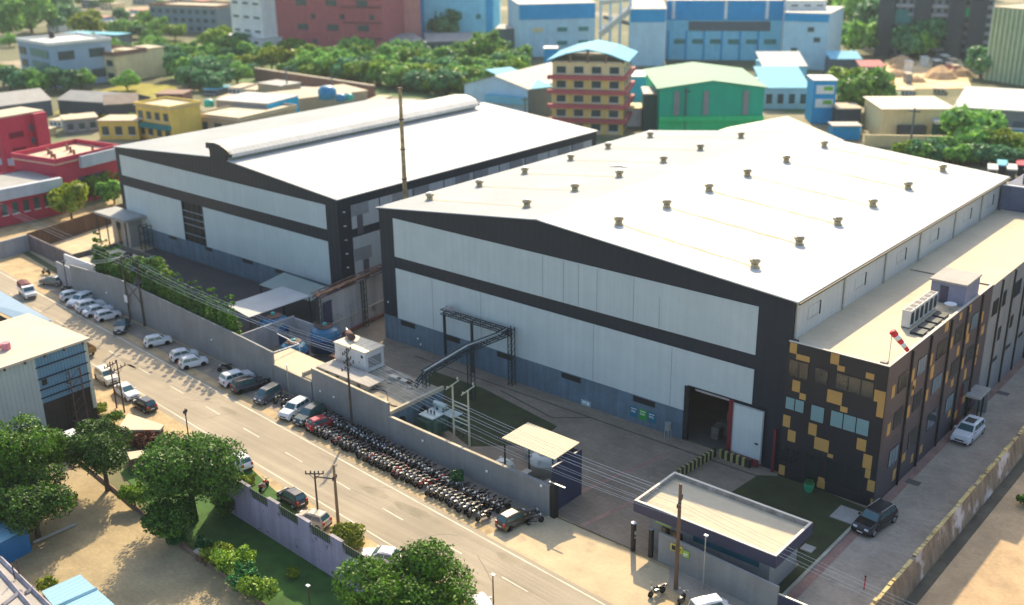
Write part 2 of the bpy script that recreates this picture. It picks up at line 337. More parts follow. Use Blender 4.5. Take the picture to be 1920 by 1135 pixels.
b = MB(); b.prism([(26.9, -.27, 21.76), (27.4, -.27, 21.81), (27.9, -.27, 21.76), (27.9, -.27, 21.79), (27.4, -.27, 21.86), (26.9, -.27, 21.79)], (0, RL+.54, 0)); b.obj('ridge_cap', M_roof, wr)
b = MB(); b.box(RX+.46, -.2, 18.86, RX+.66, RL+.2, 19.05); b.obj('gutter', mat('brown_gutter', (.14, .11, .06), .7), wr)
b = MB()
b.prism([(0, -.28, 18.42), (27.4, -.28, 21.52), (27.4, -.28, 21.68), (0, -.28, 18.58)], (0, .02, 0)); b.prism([(27.4, -.28, 21.52), (RX, -.28, 18.92), (RX, -.28, 19.08), (27.4, -.28, 21.68)], (0, .02, 0))
b.obj('verge_trim', M_dark, wr)
for y in (.35, 11.5, 22.5, 33.0, 45.0, 55.2, 64.6): MB().tube((RX+.12, y, 14.9), (RX+.12, y, 18.9), .11).obj('downpipe', M_gsteel, wr)
for y in (3.2, 14.5, 26, 36.5, 48.5, 57.5):
    w = MB().box(RX+.001, y, 16.1, RX+.05, y+2.6, 17.5).obj('louvre_window', M_panelS, wr)
    MB().box(RX+.051, y+2.55, 16.1, RX+.13, y+2.68, 17.6).obj('hood_edge', M_steel, w)
    MB().box(RX+.051, y+.2, 16.2, RX+.07, y+2.4, 16.3).obj('sill', M_gsteel, w)
# roof vents
def onroof(u, v, f):
    z = 20
    for _ in range(20): P = G(u, v, z); z = f(P.x)+.15
    return Vector((P.x, P.y, z))
ventL = [(806, 375), (899, 350), (984, 326), (1070, 301), (1140, 279), (988, 388), (1078, 358), (1161, 332), (1244, 305), (1313, 282), (1389, 259), (1219, 258)]
ventR = [(1160, 421), (1250, 389), (1329, 358), (1401, 330), (1474, 304), (1545, 276), (1415, 501), (1498, 458), (1570, 421), (1636, 387), (1702, 354), (1767, 321)]
M_vent = mat('dull_brass_turbine', (.42, .34, .2), .45, metal=.6, var=.2)
M_ventl = mat('turbine_curb', (.42, .35, .22), .6, var=.2)
def make_vent(P, par):
    o = MB().lathe((P.x, P.y, P.z-.1), [(0, 0), (.6, 0), (.6, .12), (.4, .26), (.4, .5), (0, .5)], 14).obj('roof_vent', M_ventl, par)
    MB().lathe((P.x, P.y, P.z), [(.36, .44), (.52, .54), (.60, .74), (.52, .9), (.36, .96)], 14).obj('turbine', M_vent, o)
    MB().lathe((P.x, P.y, P.z), [(.42, .96), (.42, 1.0), (.24, 1.08), (0, 1.1)], 14).obj('cap', M_white, o)
pl = [onroof(*q, fR) for q in ventL]; pr = [onroof(*q, fR) for q in ventR]
for P in pl+pr: make_vent(P, wr)
M_strip = mat('rusty_sealant', (.50, .36, .19), .8, var=.3, fine=1.5)
def sealstrip(A, B, par, f, w=.13):
    d = (B-A); b = MB(); n = 14; pts = []
    for i in range(n+1):
        t = i/n; x = A.x+d.x*t; y = A.y+d.y*t+.10*math.sin(i*1.7); pts.append((x, y, f(x)+.16))
    for p, q in zip(pts[:-1], pts[1:]):
        ww = w*(.5+rnd.random()); b.quad((p[0], p[1]-ww, p[2]+.01), (q[0], q[1]-ww, q[2]+.01), (q[0], q[1]+ww, q[2]+.01), (p[0], p[1]+ww, p[2]+.01))
    b.obj('sealant_strip', M_strip, par)
for i, j in ((0, 5), (1, 6), (2, 7), (3, 8), (4, 9), (11, 10)): sealstrip(pl[i], pl[j], wr, fR)
for i in range(6): sealstrip(pr[i], pr[i+6], wr, fR, .17)
P = onroof(1175, 313, fR); b = MB(); b.box(P.x-3, P.y-.25, P.z+.02, P.x+5.2, P.y+.25, P.z+.10); b.obj('loose_roof_sheet', M_white, wr)
b = MB(); b.box(P.x-2.4, P.y+.28, P.z+.02, P.x+1.2, P.y+.42, P.z+.08); b.box(P.x-.4, P.y-.45, P.z+.02, P.x+2.4, P.y-.3, P.z+.1); b.obj('dark_batten', M_steel, wr)
# loading door
MB().box(48.6, -.1, 6.6, 57.9, .02, 6.74).obj('door_track', M_black, wr)
MB().box(49.2, .31, 6.15, 53.7, .5, 6.5).obj('lintel', mat('pale_lintel', (.45, .42, .45), .6), wr)
MB().box(48.05, -.09, 0, 48.6, .0, 6.6).obj('door_jamb', M_black, wr)
MB().box(53.6, -.22, 0, 54.2, .29, 6.62).obj('door_jamb', M_red, wr, label='maroon right door jamb')
d = MB().box(54.25, -.38, .35, 57.8, -.26, 6.5).obj('sliding_door', M_panel, wr)
MB().box(54.25, -.40, .35, 54.37, -.381, 6.5).box(57.68, -.40, .35, 57.8, -.381, 6.5).box(54.37, -.40, 6.4, 57.68, -.381, 6.5).obj('door_frame', M_gsteel, d)
MB().box(57.0, -.43, 2.5, 57.4, -.401, 2.7).obj('handle', M_black, d)
MB().box(59.1, -.5, 0, 59.35, -.25, 5).obj('column', M_red, wr, label='maroon corner column')
for i in range(14):
    x = 49.5+rnd.random()*3.5; y = 2+rnd.random()*9; MB().box(x, y, .03, x+.6+rnd.random(), y+.8, .5+rnd.random()*1.4).top('stored_crate', mat('stored_goods', (.16, .15, .13), .8, var=.5), 'dim crate stored inside the open loading door', 'crate', (x, y, .03), 'crates inside the loading door')
for x, c, z in ((41.0, '1d6f86', 1.0), (42.25, '2f9a3c', .9), (43.45, '1d6f86', .9)):
    q = MB().box(x, -.10, .75, x+1.05, -.061, 2.05).obj('poster', mat('poster_'+c, c, .6, var=.15), wr)
    MB().box(x+.15, -.115, 1.75, x+.9, -.101, 1.83).box(x+.15, -.115, 1.5, x+.75, -.101, 1.55).box(x+.15, -.115, 1.35, x+.8, -.101, 1.4).obj('print', M_white, q)
q = MB().box(34.0, -.1, .05, 35.4, -.061, .75).obj('notice_board', mat('notice_pale', (.3, .42, .46), .6), wr)
MB().box(34.2, -.115, .35, 34.7, -.101, .6).box(34.85, -.115, .2, 35.2, -.101, .6).obj('paper', M_white, q)
for x in (0.9, 1.4): MB().ball((x+5.6, -.15, 1.5-(x-.9)*1.4), .14, .08, .14).obj('round_lamp', M_white, wr)
MB().ball((1.0, -.15, 5.5), .12, .1, .12).obj('round_lamp', M_white, wr)

# ================================================================ office block joined to its right side
ob = thing('office_building', 'black three-storey office block with scattered ochre panels, teal windows and a flat pale roof', 'office building', (65, 10, 0))
M_oblk = mat('black_facade_panel', (.022, .022, .03), .45, var=.15, brick=(1.2, .9, .015, .6))
OF, OX = -.7, 70.2
MB().box(RX+.67, OF, 0, OX, OF+.25, 15.1).obj('front_wall', M_oblk, ob)
MB().box(RX+.01, OF, 0, RX+.67, -.03, 15.1).box(RX+.01, -.03, 0, RX+.67, .2, 15.1).obj('corner_pier', M_oblk, ob)
MB().box(OX-.25, OF+.25, 0, OX, 29.0, 15.1).obj('side_wall', mat('black_facade_side', (.07, .06, .075), .5, var=.15), ob)
MB().box(RX+.02, OF+.25, 14.6, OX-.25, 29.0, 14.84).obj('roof', M_slab, ob)
b = MB().box(RX+.01, OF-.02, 15.1, OX+.03, OF+.24, 15.16).box(OX-.27, OF+.24, 15.1, OX+.03, 29.0, 15.16); b.obj('parapet_cap', mat('pale_coping', (.62, .56, .47), .8), ob)
orange = [(60.15, 13.95, 60.93, 15.05), (60.9, 13.42, 62.35, 14.0), (60.75, 9.95, 61.6, 11.15), (61.6, 9.3, 62.3, 9.95), (64.43, 13.95, 65.32, 15.05), (65.2, 13.4, 65.97, 13.95), (64.45, 9.85, 66.0, 11.2), (65.9, 9.25, 66.66, 9.82),
 (68.05, 13.4, 68.89, 13.98), (69.05, 11.3, 70.15, 12.5), (69.45, 9.8, 70.15, 11.28), (59.98+.1, 5.8, 60.88, 7.08), (60.72, 4.35, 61.59, 5.6), (62.86, 5.78, 63.75, 7.04), (63.6, 4.4, 65.15, 5.72), (65.1, 3.95, 65.7, 4.35), (67.9, 5.78, 68.86, 7.0),
 (60.0+.06, .25, 60.74, 1.35), (64.3, .25, 65.15, 1.45), (68.7, 4.05, 69.6, 5.55), (69.05, 3.05, 69.6, 4.0), (69.4, 1.75, 70.15, 2.95), (69.9, .25, 70.15, 1.0)]
for x0, z0, x1, z1 in orange: MB().box(x0+.03, OF-.035, z0, x1, OF-.001, z1).obj('ochre_panel', M_orange, ob)
def win(mb_face, x0, z0, x1, z1, gm, par, n=1, name='window', fr=M_black):
    # mb_face(x, z, d) gives the point at width x, height z, standing d proud of the wall
    def bx(x0, z0, x1, z1, d0, d1):
        b = MB(); P = [mb_face(x, z, d) for d in (d0, d1) for x, z in ((x0, z0), (x1, z0), (x1, z1), (x0, z1))]
        b.add(P, [(0,3,2,1),(4,5,6,7),(0,1,5,4),(1,2,6,5),(2,3,7,6),(3,0,4,7)]); return b
    w = bx(x0, z0, x1, z1, .001, .05).obj(name, fr, par)
    for i in range(n):
        a = x0+(x1-x0)*i/n+.06; c = x0+(x1-x0)*(i+1)/n-.06
        bx(a, z0+.06, c, z1-.06, .051, .06).obj('pane', gm, w)
    return w
fF = lambda x, z, d: (x, OF-d, z)
fS = lambda y, z, d: (OX+d, y, z)
win(fF, 60.2, 7.8, 62.25, 9.2, M_glasst, ob, 2); win(fF, 62.95, 7.35, 64.4, 9.13, M_glasst, ob); win(fF, 65.03, 7.4, 68.98, 9.15, M_glasst, ob, 3)
win(fF, 60.24, 11.5, 62.35, 13.3, M_glassd, ob, 2); win(fF, 63.0, 11.6, 64.4, 13.15, M_glassd, ob); win(fF, 65.2, 11.45, 69.0, 13.2, M_glassd, ob, 3)
win(fF, 60.05, 1.9, 62.2, 3.6, M_glassd, ob, 2); win(fF, 62.85, .9, 64.4, 3.5, M_glassd, ob); win(fF, 65.08, 1.2, 69.0, 3.6, M_glassd, ob, 2)
pip = [.15, 5.06, 10.0, 15.7, 20.6, 25.4, 28.9]
for y in pip[1:-1]: MB().tube((OX+.12, y, .1), (OX+.12, y, 14.9), .11, 8).obj('downpipe', M_black, ob)
rr = random.Random(5)
for k in range(6):
    a, c = pip[k]+.3, pip[k+1]-.3; L_ = c-a
    for z0 in (11.3, 7.4, 3.2):
        if L_ > 3: win(fS, a+L_*.38, z0, a+L_*.9, z0+1.9, M_glassd if (k+int(z0)) % 3 else mat('blue_grey_glass', (.16, .24, .29), .2), ob, 3)
    for z in (14.0, 10.2, 9.6, 6.1, 5.4, 2.2, 1.0):
        if rr.random() < .6:
            w_ = .6+rr.random()*.4; y = a+rr.random()*(L_-w_); h = .8+rr.random()*.7
            if not (11.0 < z+h and z < 13.3) or True:
                MB().box(OX+.001, y, z, OX+.035, y+w_, min(z+h, 11.2 if z < 11 else 15.0) if z > 9 else min(z+h, 7.3 if z > 5 else 3.1)).obj('ochre_panel', M_orange, ob)
for k in range(6):
    y = pip[k]+.5
    for z in (12.2, 8.2): MB().box(OX+.001, y, z-.9, OX+.035, y+.75, z+.4).obj('ochre_panel', M_orange, ob)
# entrance canopy on the lane side
MB().box(OX, 24.2, 2.9, OX+1.7, 27.9, 3.1).obj('canopy', M_conc, ob)
MB().box(OX+.3, 27.6, 0, OX+1.6, 27.85, 2.9).obj('canopy_wall', M_grey, ob)
for x, y in ((OX+1.55, 24.4), (OX+1.55, 26)): MB().tube((x, y, 0), (x, y, 2.9), .08).obj('canopy_post', M_black, ob)
MB().box(OX+.01, 24.8, .0, OX+.05, 26.6, 2.6).obj('door', M_glassd, ob)
MB().box(OX+.01, 22.2, 0, OX+.06, 23.0, 5).obj('maroon_pipe_box', M_red, ob)

# grey block behind it
gb = thing('grey_block', 'long plain grey wing behind the black office block, with drainpipes and few windows', 'building', (65, 45, 0))
MB().box(RX+.67, 29.02, 0, OX-.02, 62.5, 14.95).obj('wall', M_grey, gb)
MB().box(RX+.02, 29.02, 14.6, RX+.67, 62.5, 14.84).box(RX+.67, 29.02, 14.951, OX+.05, 62.5, 15.0).obj('roof', M_slab, gb)
for y in (32.5, 37.2, 42, 47, 52.5, 58): MB().tube((OX+.08, y, .1), (OX+.08, y, 14.7), .12, 8).obj('downpipe', M_black, gb)
fG = lambda y, z, d: (OX-.02+d, y, z)
for y, z, h, w_ in ((30, 10.8, 1.9, 2), (33.6, 11.0, 1.9, 1.2), (38, 10.8, 2, 2.6), (43, 10.8, 2, 2.6), (33.8, 6.6, 1.7, 1), (38.4, 6.8, 1.6, 1), (43.5, 6.8, 1.6, 1), (48.5, 10.8, 2, 2.4), (53.6, 10.8, 2, 2.4)):
    win(fG, y, z, y+w_, z+h, M_glassd, gb, 2)
for y in (33.2, 38.2, 43.2, 48.6, 54): MB().box(OX-.01, y, 4.0, OX+.04, y+1.7, 4.45).obj('vent_slot', M_black, gb)
# rear blocks past the long roof
rb_ = thing('rear_block', 'dark blue-grey block standing at the far end of the flat office roof', 'building', (66, 64, 0))
MB().box(60.3, 62.6, 0, 90, 74, 18.2).obj('wall', mat('slate_blue_plaster', (.11, .13, .20), .8, streak=.1), rb_)
MB().box(60.3, 62.55, 18.2, 90, 62.75, 18.45).box(62, 66.0, 18.21, 90, 73.9, 20.2).obj('parapet', mat('slate_blue_plaster', 'ffffff'), rb_)
MB().box(60.2, 62.5, 18.46, 90, 62.8, 18.6).box(61.9, 65.9, 20.21, 90, 66.2, 20.35).obj('parapet_cap', M_white, rb_)
# things on the office roof
rc = thing('stair_cabin', 'blue-grey stair cabin on the flat office roof beside the air conditioners', 'rooftop cabin', (68, 22, 14.84))
MB().box(66.2, 20.2, 14.85, 69.9, 24.6, 17.2).obj('wall', mat('slate_cabin', (.20, .22, .32), .8), rc)
MB().box(66.0, 20.0, 17.2, 70.0, 24.8, 17.4).obj('roof', M_conc, rc)
MB().box(67.2, 20.16, 14.9, 68.1, 20.199, 16.8).obj('door', M_navy, rc)
acg = 'air conditioning units along the office roof edge'
for k in range(6):
    y = 11.0+k*1.28; P = (67.3, y, 14.85)
    a = thing('air_conditioner', 'tall white air conditioning unit standing in the row on the office roof', 'air conditioner', P, acg)
    MB().box(66.85, y-.55, 14.95, 67.75, y+.55, 16.75).obj('casing', mat('ac_white', (.62, .62, .60), .5), a)
    MB().box(66.9, y-.5, 14.85, 67.7, y-.4, 14.95).box(66.9, y+.4, 14.85, 67.7, y+.5, 14.95).obj('foot', M_black, a)
    g_ = MB().box(66.95, y-.42, 16.751, 67.65, y+.42, 16.77).obj('fan_grille', M_black, a)
    MB().box(67.751, y-.4, 15.2, 67.77, y+.4, 16.5).obj('coil', M_steel, a)
for k in range(4):
    y = 9.2+k*2.0
    o = MB().box(68.3, y, 14.95, 69.6, y+1.5, 15.12).box(68.3, y, 14.85, 68.4, y+1.5, 14.95).top('duct_section', M_steel, 'dark flat duct lying on the office roof beside the white units', 'duct', (69, y+.7, 14.85), 'ducts on the office roof')
sh = thing('dish_antenna', 'small white dish beside the blue-grey cabin on the office roof', 'dish', (69, 18.6, 14.85))
MB().lathe((69, 18.6, 15.3), [(0, 0), (.35, .05), (.65, .2), (.65, .22), (.35, .08), (0, .03)], 14).obj('dish', M_white, sh)
MB().tube((69, 18.6, 14.85), (69, 18.6, 15.32), .05).obj('mast', M_gsteel, sh)
ws = thing('windsock', 'red and white windsock drooping from a thin mast on the flat office roof', 'windsock', (69.6, .6, 14.85))
MB().tube((69.6, .6, 14.85), (69.6, .6, 18.2), .035).obj('mast', M_gsteel, ws)
A_ = Vector((69.6, .65, 18.1)); D_ = Vector((.62, .45, -.9)).normalized()
for k in range(5):
    r0 = .34-.03*k
    MB().tube(A_+D_*(.5*k), A_+D_*(.5*(k+1)), r0, 12, r0-.03).obj('sock_band', M_white if k % 2 else mat('signal_red', (.7, .02, .03), .6), ws, smooth=True)
MB().box(68.9, .3, 14.85, 69.5, .8, 15.0).obj('base_block', M_conc, ws)

# ================================================================ the warehouse with the ridge ventilator (left)
LX0, LX1, LY, LL = -72.3, -12.45, 3.3, 62.6
fL = gable(LX0, LX1, -40.3, 16.95, 16.95, 19.3)
wl = thing('warehouse', 'warehouse with a long curved ridge ventilator and a barred opening in its front', 'warehouse', (-42, LY, 0))
b = MB(); wallpiece(b, [LX0, -53.05], LY, .3, fL, 0); wallpiece(b, [-46.75, -40.3, LX1], LY, .3, fL, 0)
wallpiece(b, [-53.05, -46.75], LY, .3, fL, 10.25); b.box(-53.05, LY, 0, -46.75, LY+.3, 3.4); b.obj('gable_wall', M_dark, wl)
b = MB(); b.box(LX0, LY+.3, 0, LX0+.3, LY+LL, 16.8); b.box(LX0+.3, LY+LL-.3, 0, LX1-.3, LY+LL, 16.8); b.box(LX1-.3, LY+.3, 0, LX1, LY+LL, 16.9); b.obj('side_wall', M_darkS, wl)
for x0, x1 in ((-71.05, -53.05), (-46.75, -15.1)): MB().box(x0, LY-.03, 3.4, x1, LY-.001, 10.25).obj('lower_panel', M_panel, wl)
MB().box(-71.05, LY-.03, 12.1, -15.1, LY-.001, 15.8).obj('upper_panel', M_panel, wl)
MB().box(LX0, LY-.06, 0, LX1, LY-.001, 3.4).obj('plinth', M_plinth, wl)
for x0, x1 in ((-58, -55.7), (-47.3, -45.3), (-37, -34.2), (-28.4, -26.0)): MB().box(x0, LY-.1, 2.75, x1, LY-.061, 3.35).obj('vent_window', M_black, wl)
w = MB().box(-53.05, LY+.32, 3.4, -46.75, LY+.36, 10.25).obj('barred_opening', M_black, wl)
b = MB()
for z in (4.6, 6.3, 7.4, 8.6): b.box(-53.0, LY+.08, z, -46.8, LY+.2, z+.16)
b.obj('beam', mat('grey_beam', (.22, .25, .28), .6), w)
b = MB()
for x in (-51.5, -49.9, -48.3): b.box(x, LY+.21, 3.45, x+.12, LY+.3, 10.2)
b.obj('mullion', M_steel, w)
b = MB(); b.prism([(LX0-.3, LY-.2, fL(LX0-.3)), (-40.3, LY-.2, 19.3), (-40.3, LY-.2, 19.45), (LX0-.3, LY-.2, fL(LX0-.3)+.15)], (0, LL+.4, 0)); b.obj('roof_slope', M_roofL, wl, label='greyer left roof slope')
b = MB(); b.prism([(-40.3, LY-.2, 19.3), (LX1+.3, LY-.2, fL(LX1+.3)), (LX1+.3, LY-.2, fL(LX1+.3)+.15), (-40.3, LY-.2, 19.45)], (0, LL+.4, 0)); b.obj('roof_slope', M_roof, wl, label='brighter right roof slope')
hood = [(-42.5, 18.9), (-38.1, 18.9), (-38.1, 20.0), (-37.5, 19.75), (-37.0, 19.8), (-36.95, 20.35), (-37.9, 20.95), (-39.4, 21.45), (-41.0, 21.65), (-43.3, 21.45), (-43.4, 20.6), (-43.0, 20.55), (-42.8, 20.9), (-42.5, 20.3)]
MB().prism([(x, LY-.3, z) for x, z in hood], (0, .35, 0)).obj('ventilator_end', M_dark, wl); MB().prism([(x, LY+57.4, z) for x, z in hood], (0, .3, 0)).obj('ventilator_end', M_dark, wl)
b = MB(); n = len(hood)
b.add([(x, y, z) for y in (LY+.05, LY+57.4) for x, z in hood], [(i, (i+1) % n, n+(i+1) % n, n+i) for i in range(3, 13)]); b.obj('ridge_ventilator', M_roof, wl, smooth=False)
b = MB().box(-42.5, LY+.05, 19.0, -42.3, LY+57.4, 20.9).box(-38.3, LY+.05, 19.0, -38.1, LY+57.4, 20.2); b.obj('ventilator_throat', mat('throat_sheet', (.30, .36, .35), .6, ribs=('Y', 1.0), ribstr=.2), wl)
ys = [5.7, 11.42, 18.4, 25.24, 32.24, 38.6, 45.2, 51.8, 58.4, 64.6]
MB().box(LX1+.001, LY+.01, 15.62, LX1+.05, LY+LL, 16.95).obj('eaves_band', M_darkS, wl)
for k, (a, c) in enumerate(zip(ys[:-1], ys[1:])):
    MB().box(LX1+.001, a+.12, 12.0, LX1+.04, c-.12, 15.6).obj('side_panel', M_panelS, wl)
    MB().box(LX1+.001, a+.12, 3.2, LX1+.04, c-.12, 10.7).obj('side_panel', M_panelS, wl)
    y0 = a+.14 if k % 2 == 0 else a+2.6
    lo = MB().box(LX1+.041, y0, 13.9, LX1+.12, y0+3.3, 15.58).obj('louvre_window', mat('louvre_grey', (.30, .31, .32), .6, ribs=('Z', .25), ribstr=.25), wl)
for y, z0, z1 in ((6.8, 11.0, 14.0), (7.5, 3.6, 6.9)):
    MB().box(LX1+.041, y, z0, LX1+.10, y+1.1, z1).obj('door', mat('grey_brown_door', (.11, .10, .12), .7), wl)
MB().box(LX1+.041, 5.9, 7.0, LX1+.11, 9.2, 8.9).obj('louvre_window', MATS['louvre_grey'], wl)
for k in range(6): MB().box(LX1+.06, 4.2, 14.9-k*2.1, LX1+.35, 4.5, 15.0-k*2.1).obj('bracket', M_white, wl)
# entrance porch of the left warehouse
pc = thing('entrance_porch', 'grey flat-roofed entrance porch on thin posts at the left corner of the left warehouse', 'porch', (-69, 1.5, 0))
c4 = [G(202, 391, 5.6), G(262, 408, 5.6), G(290, 399, 5.6), G(228, 377, 5.6)]
x0, x1 = -74.6, -64.6
MB().box(x0, -1.2, 5.3, x1, 3.2, 5.75).obj('canopy', mat('canopy_sheet', (.30, .31, .30), .7, ribs=('X', .5), ribstr=.15), pc)
for x in (x0+.3, x0+3.4, x1-2.6, x1-.3): MB().tube((x, -.9, 0), (x, -.9, 5.3), .12).obj('post', M_steel, pc)
MB().box(-72.2, .6, 0, -66.5, 3.2, 5.2).obj('lobby', mat('porch_tile', (.38, .36, .33), .6, var=.2, brick=(.8, .6, .03, .6)), pc)
MB().box(-70.6, .56, 0, -69.2, .599, 4.2).obj('door', M_glassd, pc)
ft = thing('steel_frame_tower', 'dark teal open steel frame standing beside the entrance porch', 'steel frame', (-63.5, 2, 0))
b = MB()
for x, y in ((-64.2, 1.2), (-62.8, 1.2), (-64.2, 2.8), (-62.8, 2.8)): b.bar((x, y, 0), (x, y, 4.4), .14)
b.obj('post', M_steel, ft)
b = MB()
for z in (1.4, 2.9, 4.35): b.bar((-64.2, 1.2, z), (-62.8, 1.2, z), .12).bar((-62.8, 1.2, z), (-62.8, 2.8, z), .12).bar((-64.2, 1.2, z), (-64.2, 2.8, z), .12)
b.obj('rail', M_steel, ft)

# tan roof behind the right warehouse
th = thing('rear_shed', 'cream gable-roofed shed just behind the right warehouse', 'shed', (0, 100, 0))
A0, B0, C0, D0 = G(1290, 248, 15), G(1475, 208, 17.5), G(1551, 236, 15), G(1415, 262, 15)
M_cream = mat('cream_roof_sheet', (.72, .62, .44), .6, var=.06, ribs=('X', 1.2), ribstr=.06)
V = lambda x, y, z: (x, y, z)
MB().prism([(-14, 92, 9.2), (0, 92, 13.2), (0, 92, 13.4), (-14, 92, 9.4)], (0, 26, 0)).obj('roof', M_cream, th)
MB().prism([(0, 92, 13.2), (13, 92, 9.6), (13, 92, 9.8), (0, 92, 13.4)], (0, 26, 0)).obj('roof', M_cream, th)
MB().prism([(-13.6, 92.3, 0), (12.6, 92.3, 0), (12.6, 92.3, 9.6), (0, 92.3, 13.1), (-13.6, 92.3, 9.2)], (0, 25, 0)).obj('wall', mat('cream_wall', (.5, .42, .3), .8), th)

# ================================================================ walls, yard and service structures
WA, WB = (-50.5, -17.9), (46.6, -21.9)
WD = Vector((WB[0]-WA[0], WB[1]-WA[1], 0)).normalized(); WN = Vector((-WD.y, WD.x, 0))
cw = thing('compound_wall', 'long grey compound wall between the roadside parking and the factory yard', 'wall', (0, -20, 0))
def wallseg(px, name='wall_panel', m=M_grey, cope=None, th=.25):
    T = [VP(u, v, WA, WB) for u, v in px]
    for a, c in zip(T[:-1], T[1:]):
        MB().prism([(a.x, a.y, 0), (c.x, c.y, 0), tuple(c), tuple(a)], WN*th).obj(name, m, cw)
        if cope:
            MB().prism([tuple(a-WN*.04), tuple(c-WN*.04), tuple(c-WN*.04+Vector((0, 0, .09))), tuple(a-WN*.04+Vector((0, 0, .09)))], WN*(th+.08)).obj('coping', cope, cw)
    return T
M_cope = mat('worn_sunlit_coping', (.52, .45, .33), .9, var=.3, fine=5)  # beige also puts sunlight on the wall top into the colour
wallseg([(130, 497), (222, 524), (452, 632), (510, 661)])
wallseg([(510, 683), (583, 717)], cope=M_cope)
wallseg([(583, 691), (727, 757)], cope=M_cope)
T = wallseg([(729, 782), (909, 861), (1030, 912)], cope=None)
a, c = T[0], VP(948, 878, WA, WB)
MB().prism([tuple(a-WN*.03+Vector((0, 0, .003))), tuple(c-WN*.03+Vector((0, 0, .003))), tuple(c-WN*.03+Vector((0, 0, .1))), tuple(a-WN*.03+Vector((0, 0, .1)))], WN*.33).obj('coping', M_cope, cw)  # beige strip covers only the sunlit stretch of the wall top
P0 = VP(130, 497, WA, WB); Q0 = G(112, 545)
MB().prism([(P0.x-.1, P0.y+.02, 0), (P0.x-5.2, P0.y+.35, 0), (P0.x-5.2, P0.y+.35, 3.9), (P0.x-.1, P0.y+.02, 3.9)], WN*.25).obj('wall_panel', M_grey2, cw)
lg = 'round lamps fixed along the compound wall'
for u, v in ((201, 549), (398, 637), (602, 733), (794, 826), (914, 883), (627, 744), (1016, 910)):
    q = VP(u, v, WA, WB)-WN*.13
    MB().ball(tuple(q), .16, .1, .16, 8, 5).obj('wall_lamp', M_white, cw)
# brick-dark walls left of the gate
bw = thing('brick_wall', 'dark brown boundary wall at the left end of the factory forecourt', 'wall', (-79, -6, 0))
M_brick = mat('brown_brick', (.15, .085, .055), .9, var=.3, brick=(.5, .25, .03, .6), streak=.25)
A = G(30, 500); 
MB().obox((-79.3, -11.5), (-.25, 1), (-1, -.25), 0, 26, 0, .25, 0, 3.2).obj('wall_panel', M_brick, bw, label='brown brick stretch')
MB().obox((-79.3, -11.5), (1, -.06), (.06, 1), .0, 18.2, 0, .25, 0, 2.9).obj('wall_panel', mat('purple_brown_render', (.16, .13, .14), .9, streak=.3), bw)
MB().obox((-79.6, -11.6), (.12, -1), (1, .12), 0, 5.5, 0, .3, 0, 3.0).obj('wall_panel', M_grey2, bw)
MB().box(-79.6, -17.6, 0, -78.6, -17.2, 4).obj('pillar', M_grey2, bw)

# low guard house at the left gate
gh = thing('guard_house', 'low guard house with white parapet front and a blue rounded roof edge, behind the wall', 'guard house', (-54, -10.5, 0))
MB().box(-59, -15.0, 0, -47.6, -6.0, 3.0).obj('wall', M_grey2, gh)
MB().box(-58.6, -14.7, 3.0, -48.0, -6.3, 3.15).obj('roof', M_slab, gh)
MB().box(-59.2, -15.3, 2.2, -47.6, -15.02, 4.3).obj('fascia', mat('white_fascia', (.62, .63, .66), .5, var=.05), gh)
MB().box(-59.2, -6.2, 2.6, -47.6, -5.9, 3.9).box(-59.3, -15.0, 2.6, -59.05, -6.2, 3.9).obj('fascia', mat('dark_parapet', (.07, .07, .065), .8), gh)
MB().prism([(-47.55, -15.3, 2.9), (-46.0, -15.3, 2.5), (-45.6, -15.3, 3.3), (-46.2, -15.3, 3.9), (-47.55, -15.3, 4.0)], (0, 9.3, 0)).obj('canopy_edge', mat('sky_blue_sheet', (.16, .42, .62), .4, var=.08), gh)
wt = thing('water_tank', 'small black water tank on the guard house roof', 'water tank', (-51.5, -8.5, 3.15))
MB().lathe((-51.5, -8.5, 3.15), [(0, 0), (.75, 0), (.78, .9), (.55, 1.15), (.25, 1.2), (.25, 1.3), (0, 1.3)], 16).obj('tank', M_black, wt, smooth=True)
MB().lathe((-51.5, -8.5, 3.15), [(.79, .3), (.82, .34), (.79, .38)], 16).lathe((-51.5, -8.5, 3.15), [(.79, .6), (.82, .64), (.79, .68)], 16).obj('rib', M_gsteel, wt)

# sheds in the corner between the warehouses
def shed(name, label, pts, zs, mroof, posts, th=.08):
    P = [G(u, v, z) for (u, v), z in zip(pts, zs)]; c = sum(P, Vector())/4
    t = thing(name, label, 'shed', (c.x, c.y, 0))
    MB().prism([tuple(p) for p in P], (0, 0, th)).obj('roof', mroof, t)
    for p in P: q = p+(c-p)*.04; MB().tube((q.x, q.y, 0), (q.x, q.y, p.z-.12), .09).obj('post', M_steel, t)
    return t, P
M_gs1 = mat('green_grey_sheet', (.27, .33, .30), .6, var=.1, ribs=('X', .6), ribstr=.1)
M_gs2 = mat('blue_grey_sheet', (.46, .47, .46), .55, var=.1, ribs=('X', .6), ribstr=.1)
shed('lean_to_shed', 'green-grey lean-to roof against the foot of the left warehouse', [(486, 535), (532, 512), (619, 541), (582, 566)], (3.4, 4.4, 4.4, 3.4), M_gs1, 4)
shed('open_shed', 'open-sided shed with a tilted blue-grey roof over a blue tank', [(425, 573), (530, 538), (583, 556), (467, 596)], (4.0, 4.4, 4.4, 4.0), M_gs2, 4)
pw = thing('partition_wall', 'grey partition walls around the tanks', 'wall', (-7, -13, 0))
MB().box(-9.6, -19.4, 0, -9.4, -8.2, 3.4).obj('wall_panel', M_grey2, pw); MB().box(-9.4, -8.4, 0, -5.1, -8.2, 3.2).obj('wall_panel', M_grey2, pw)
MB().box(-12.1, -1.5, 0, -5.3, -1.3, 4.2).obj('wall_panel', M_plast, pw)
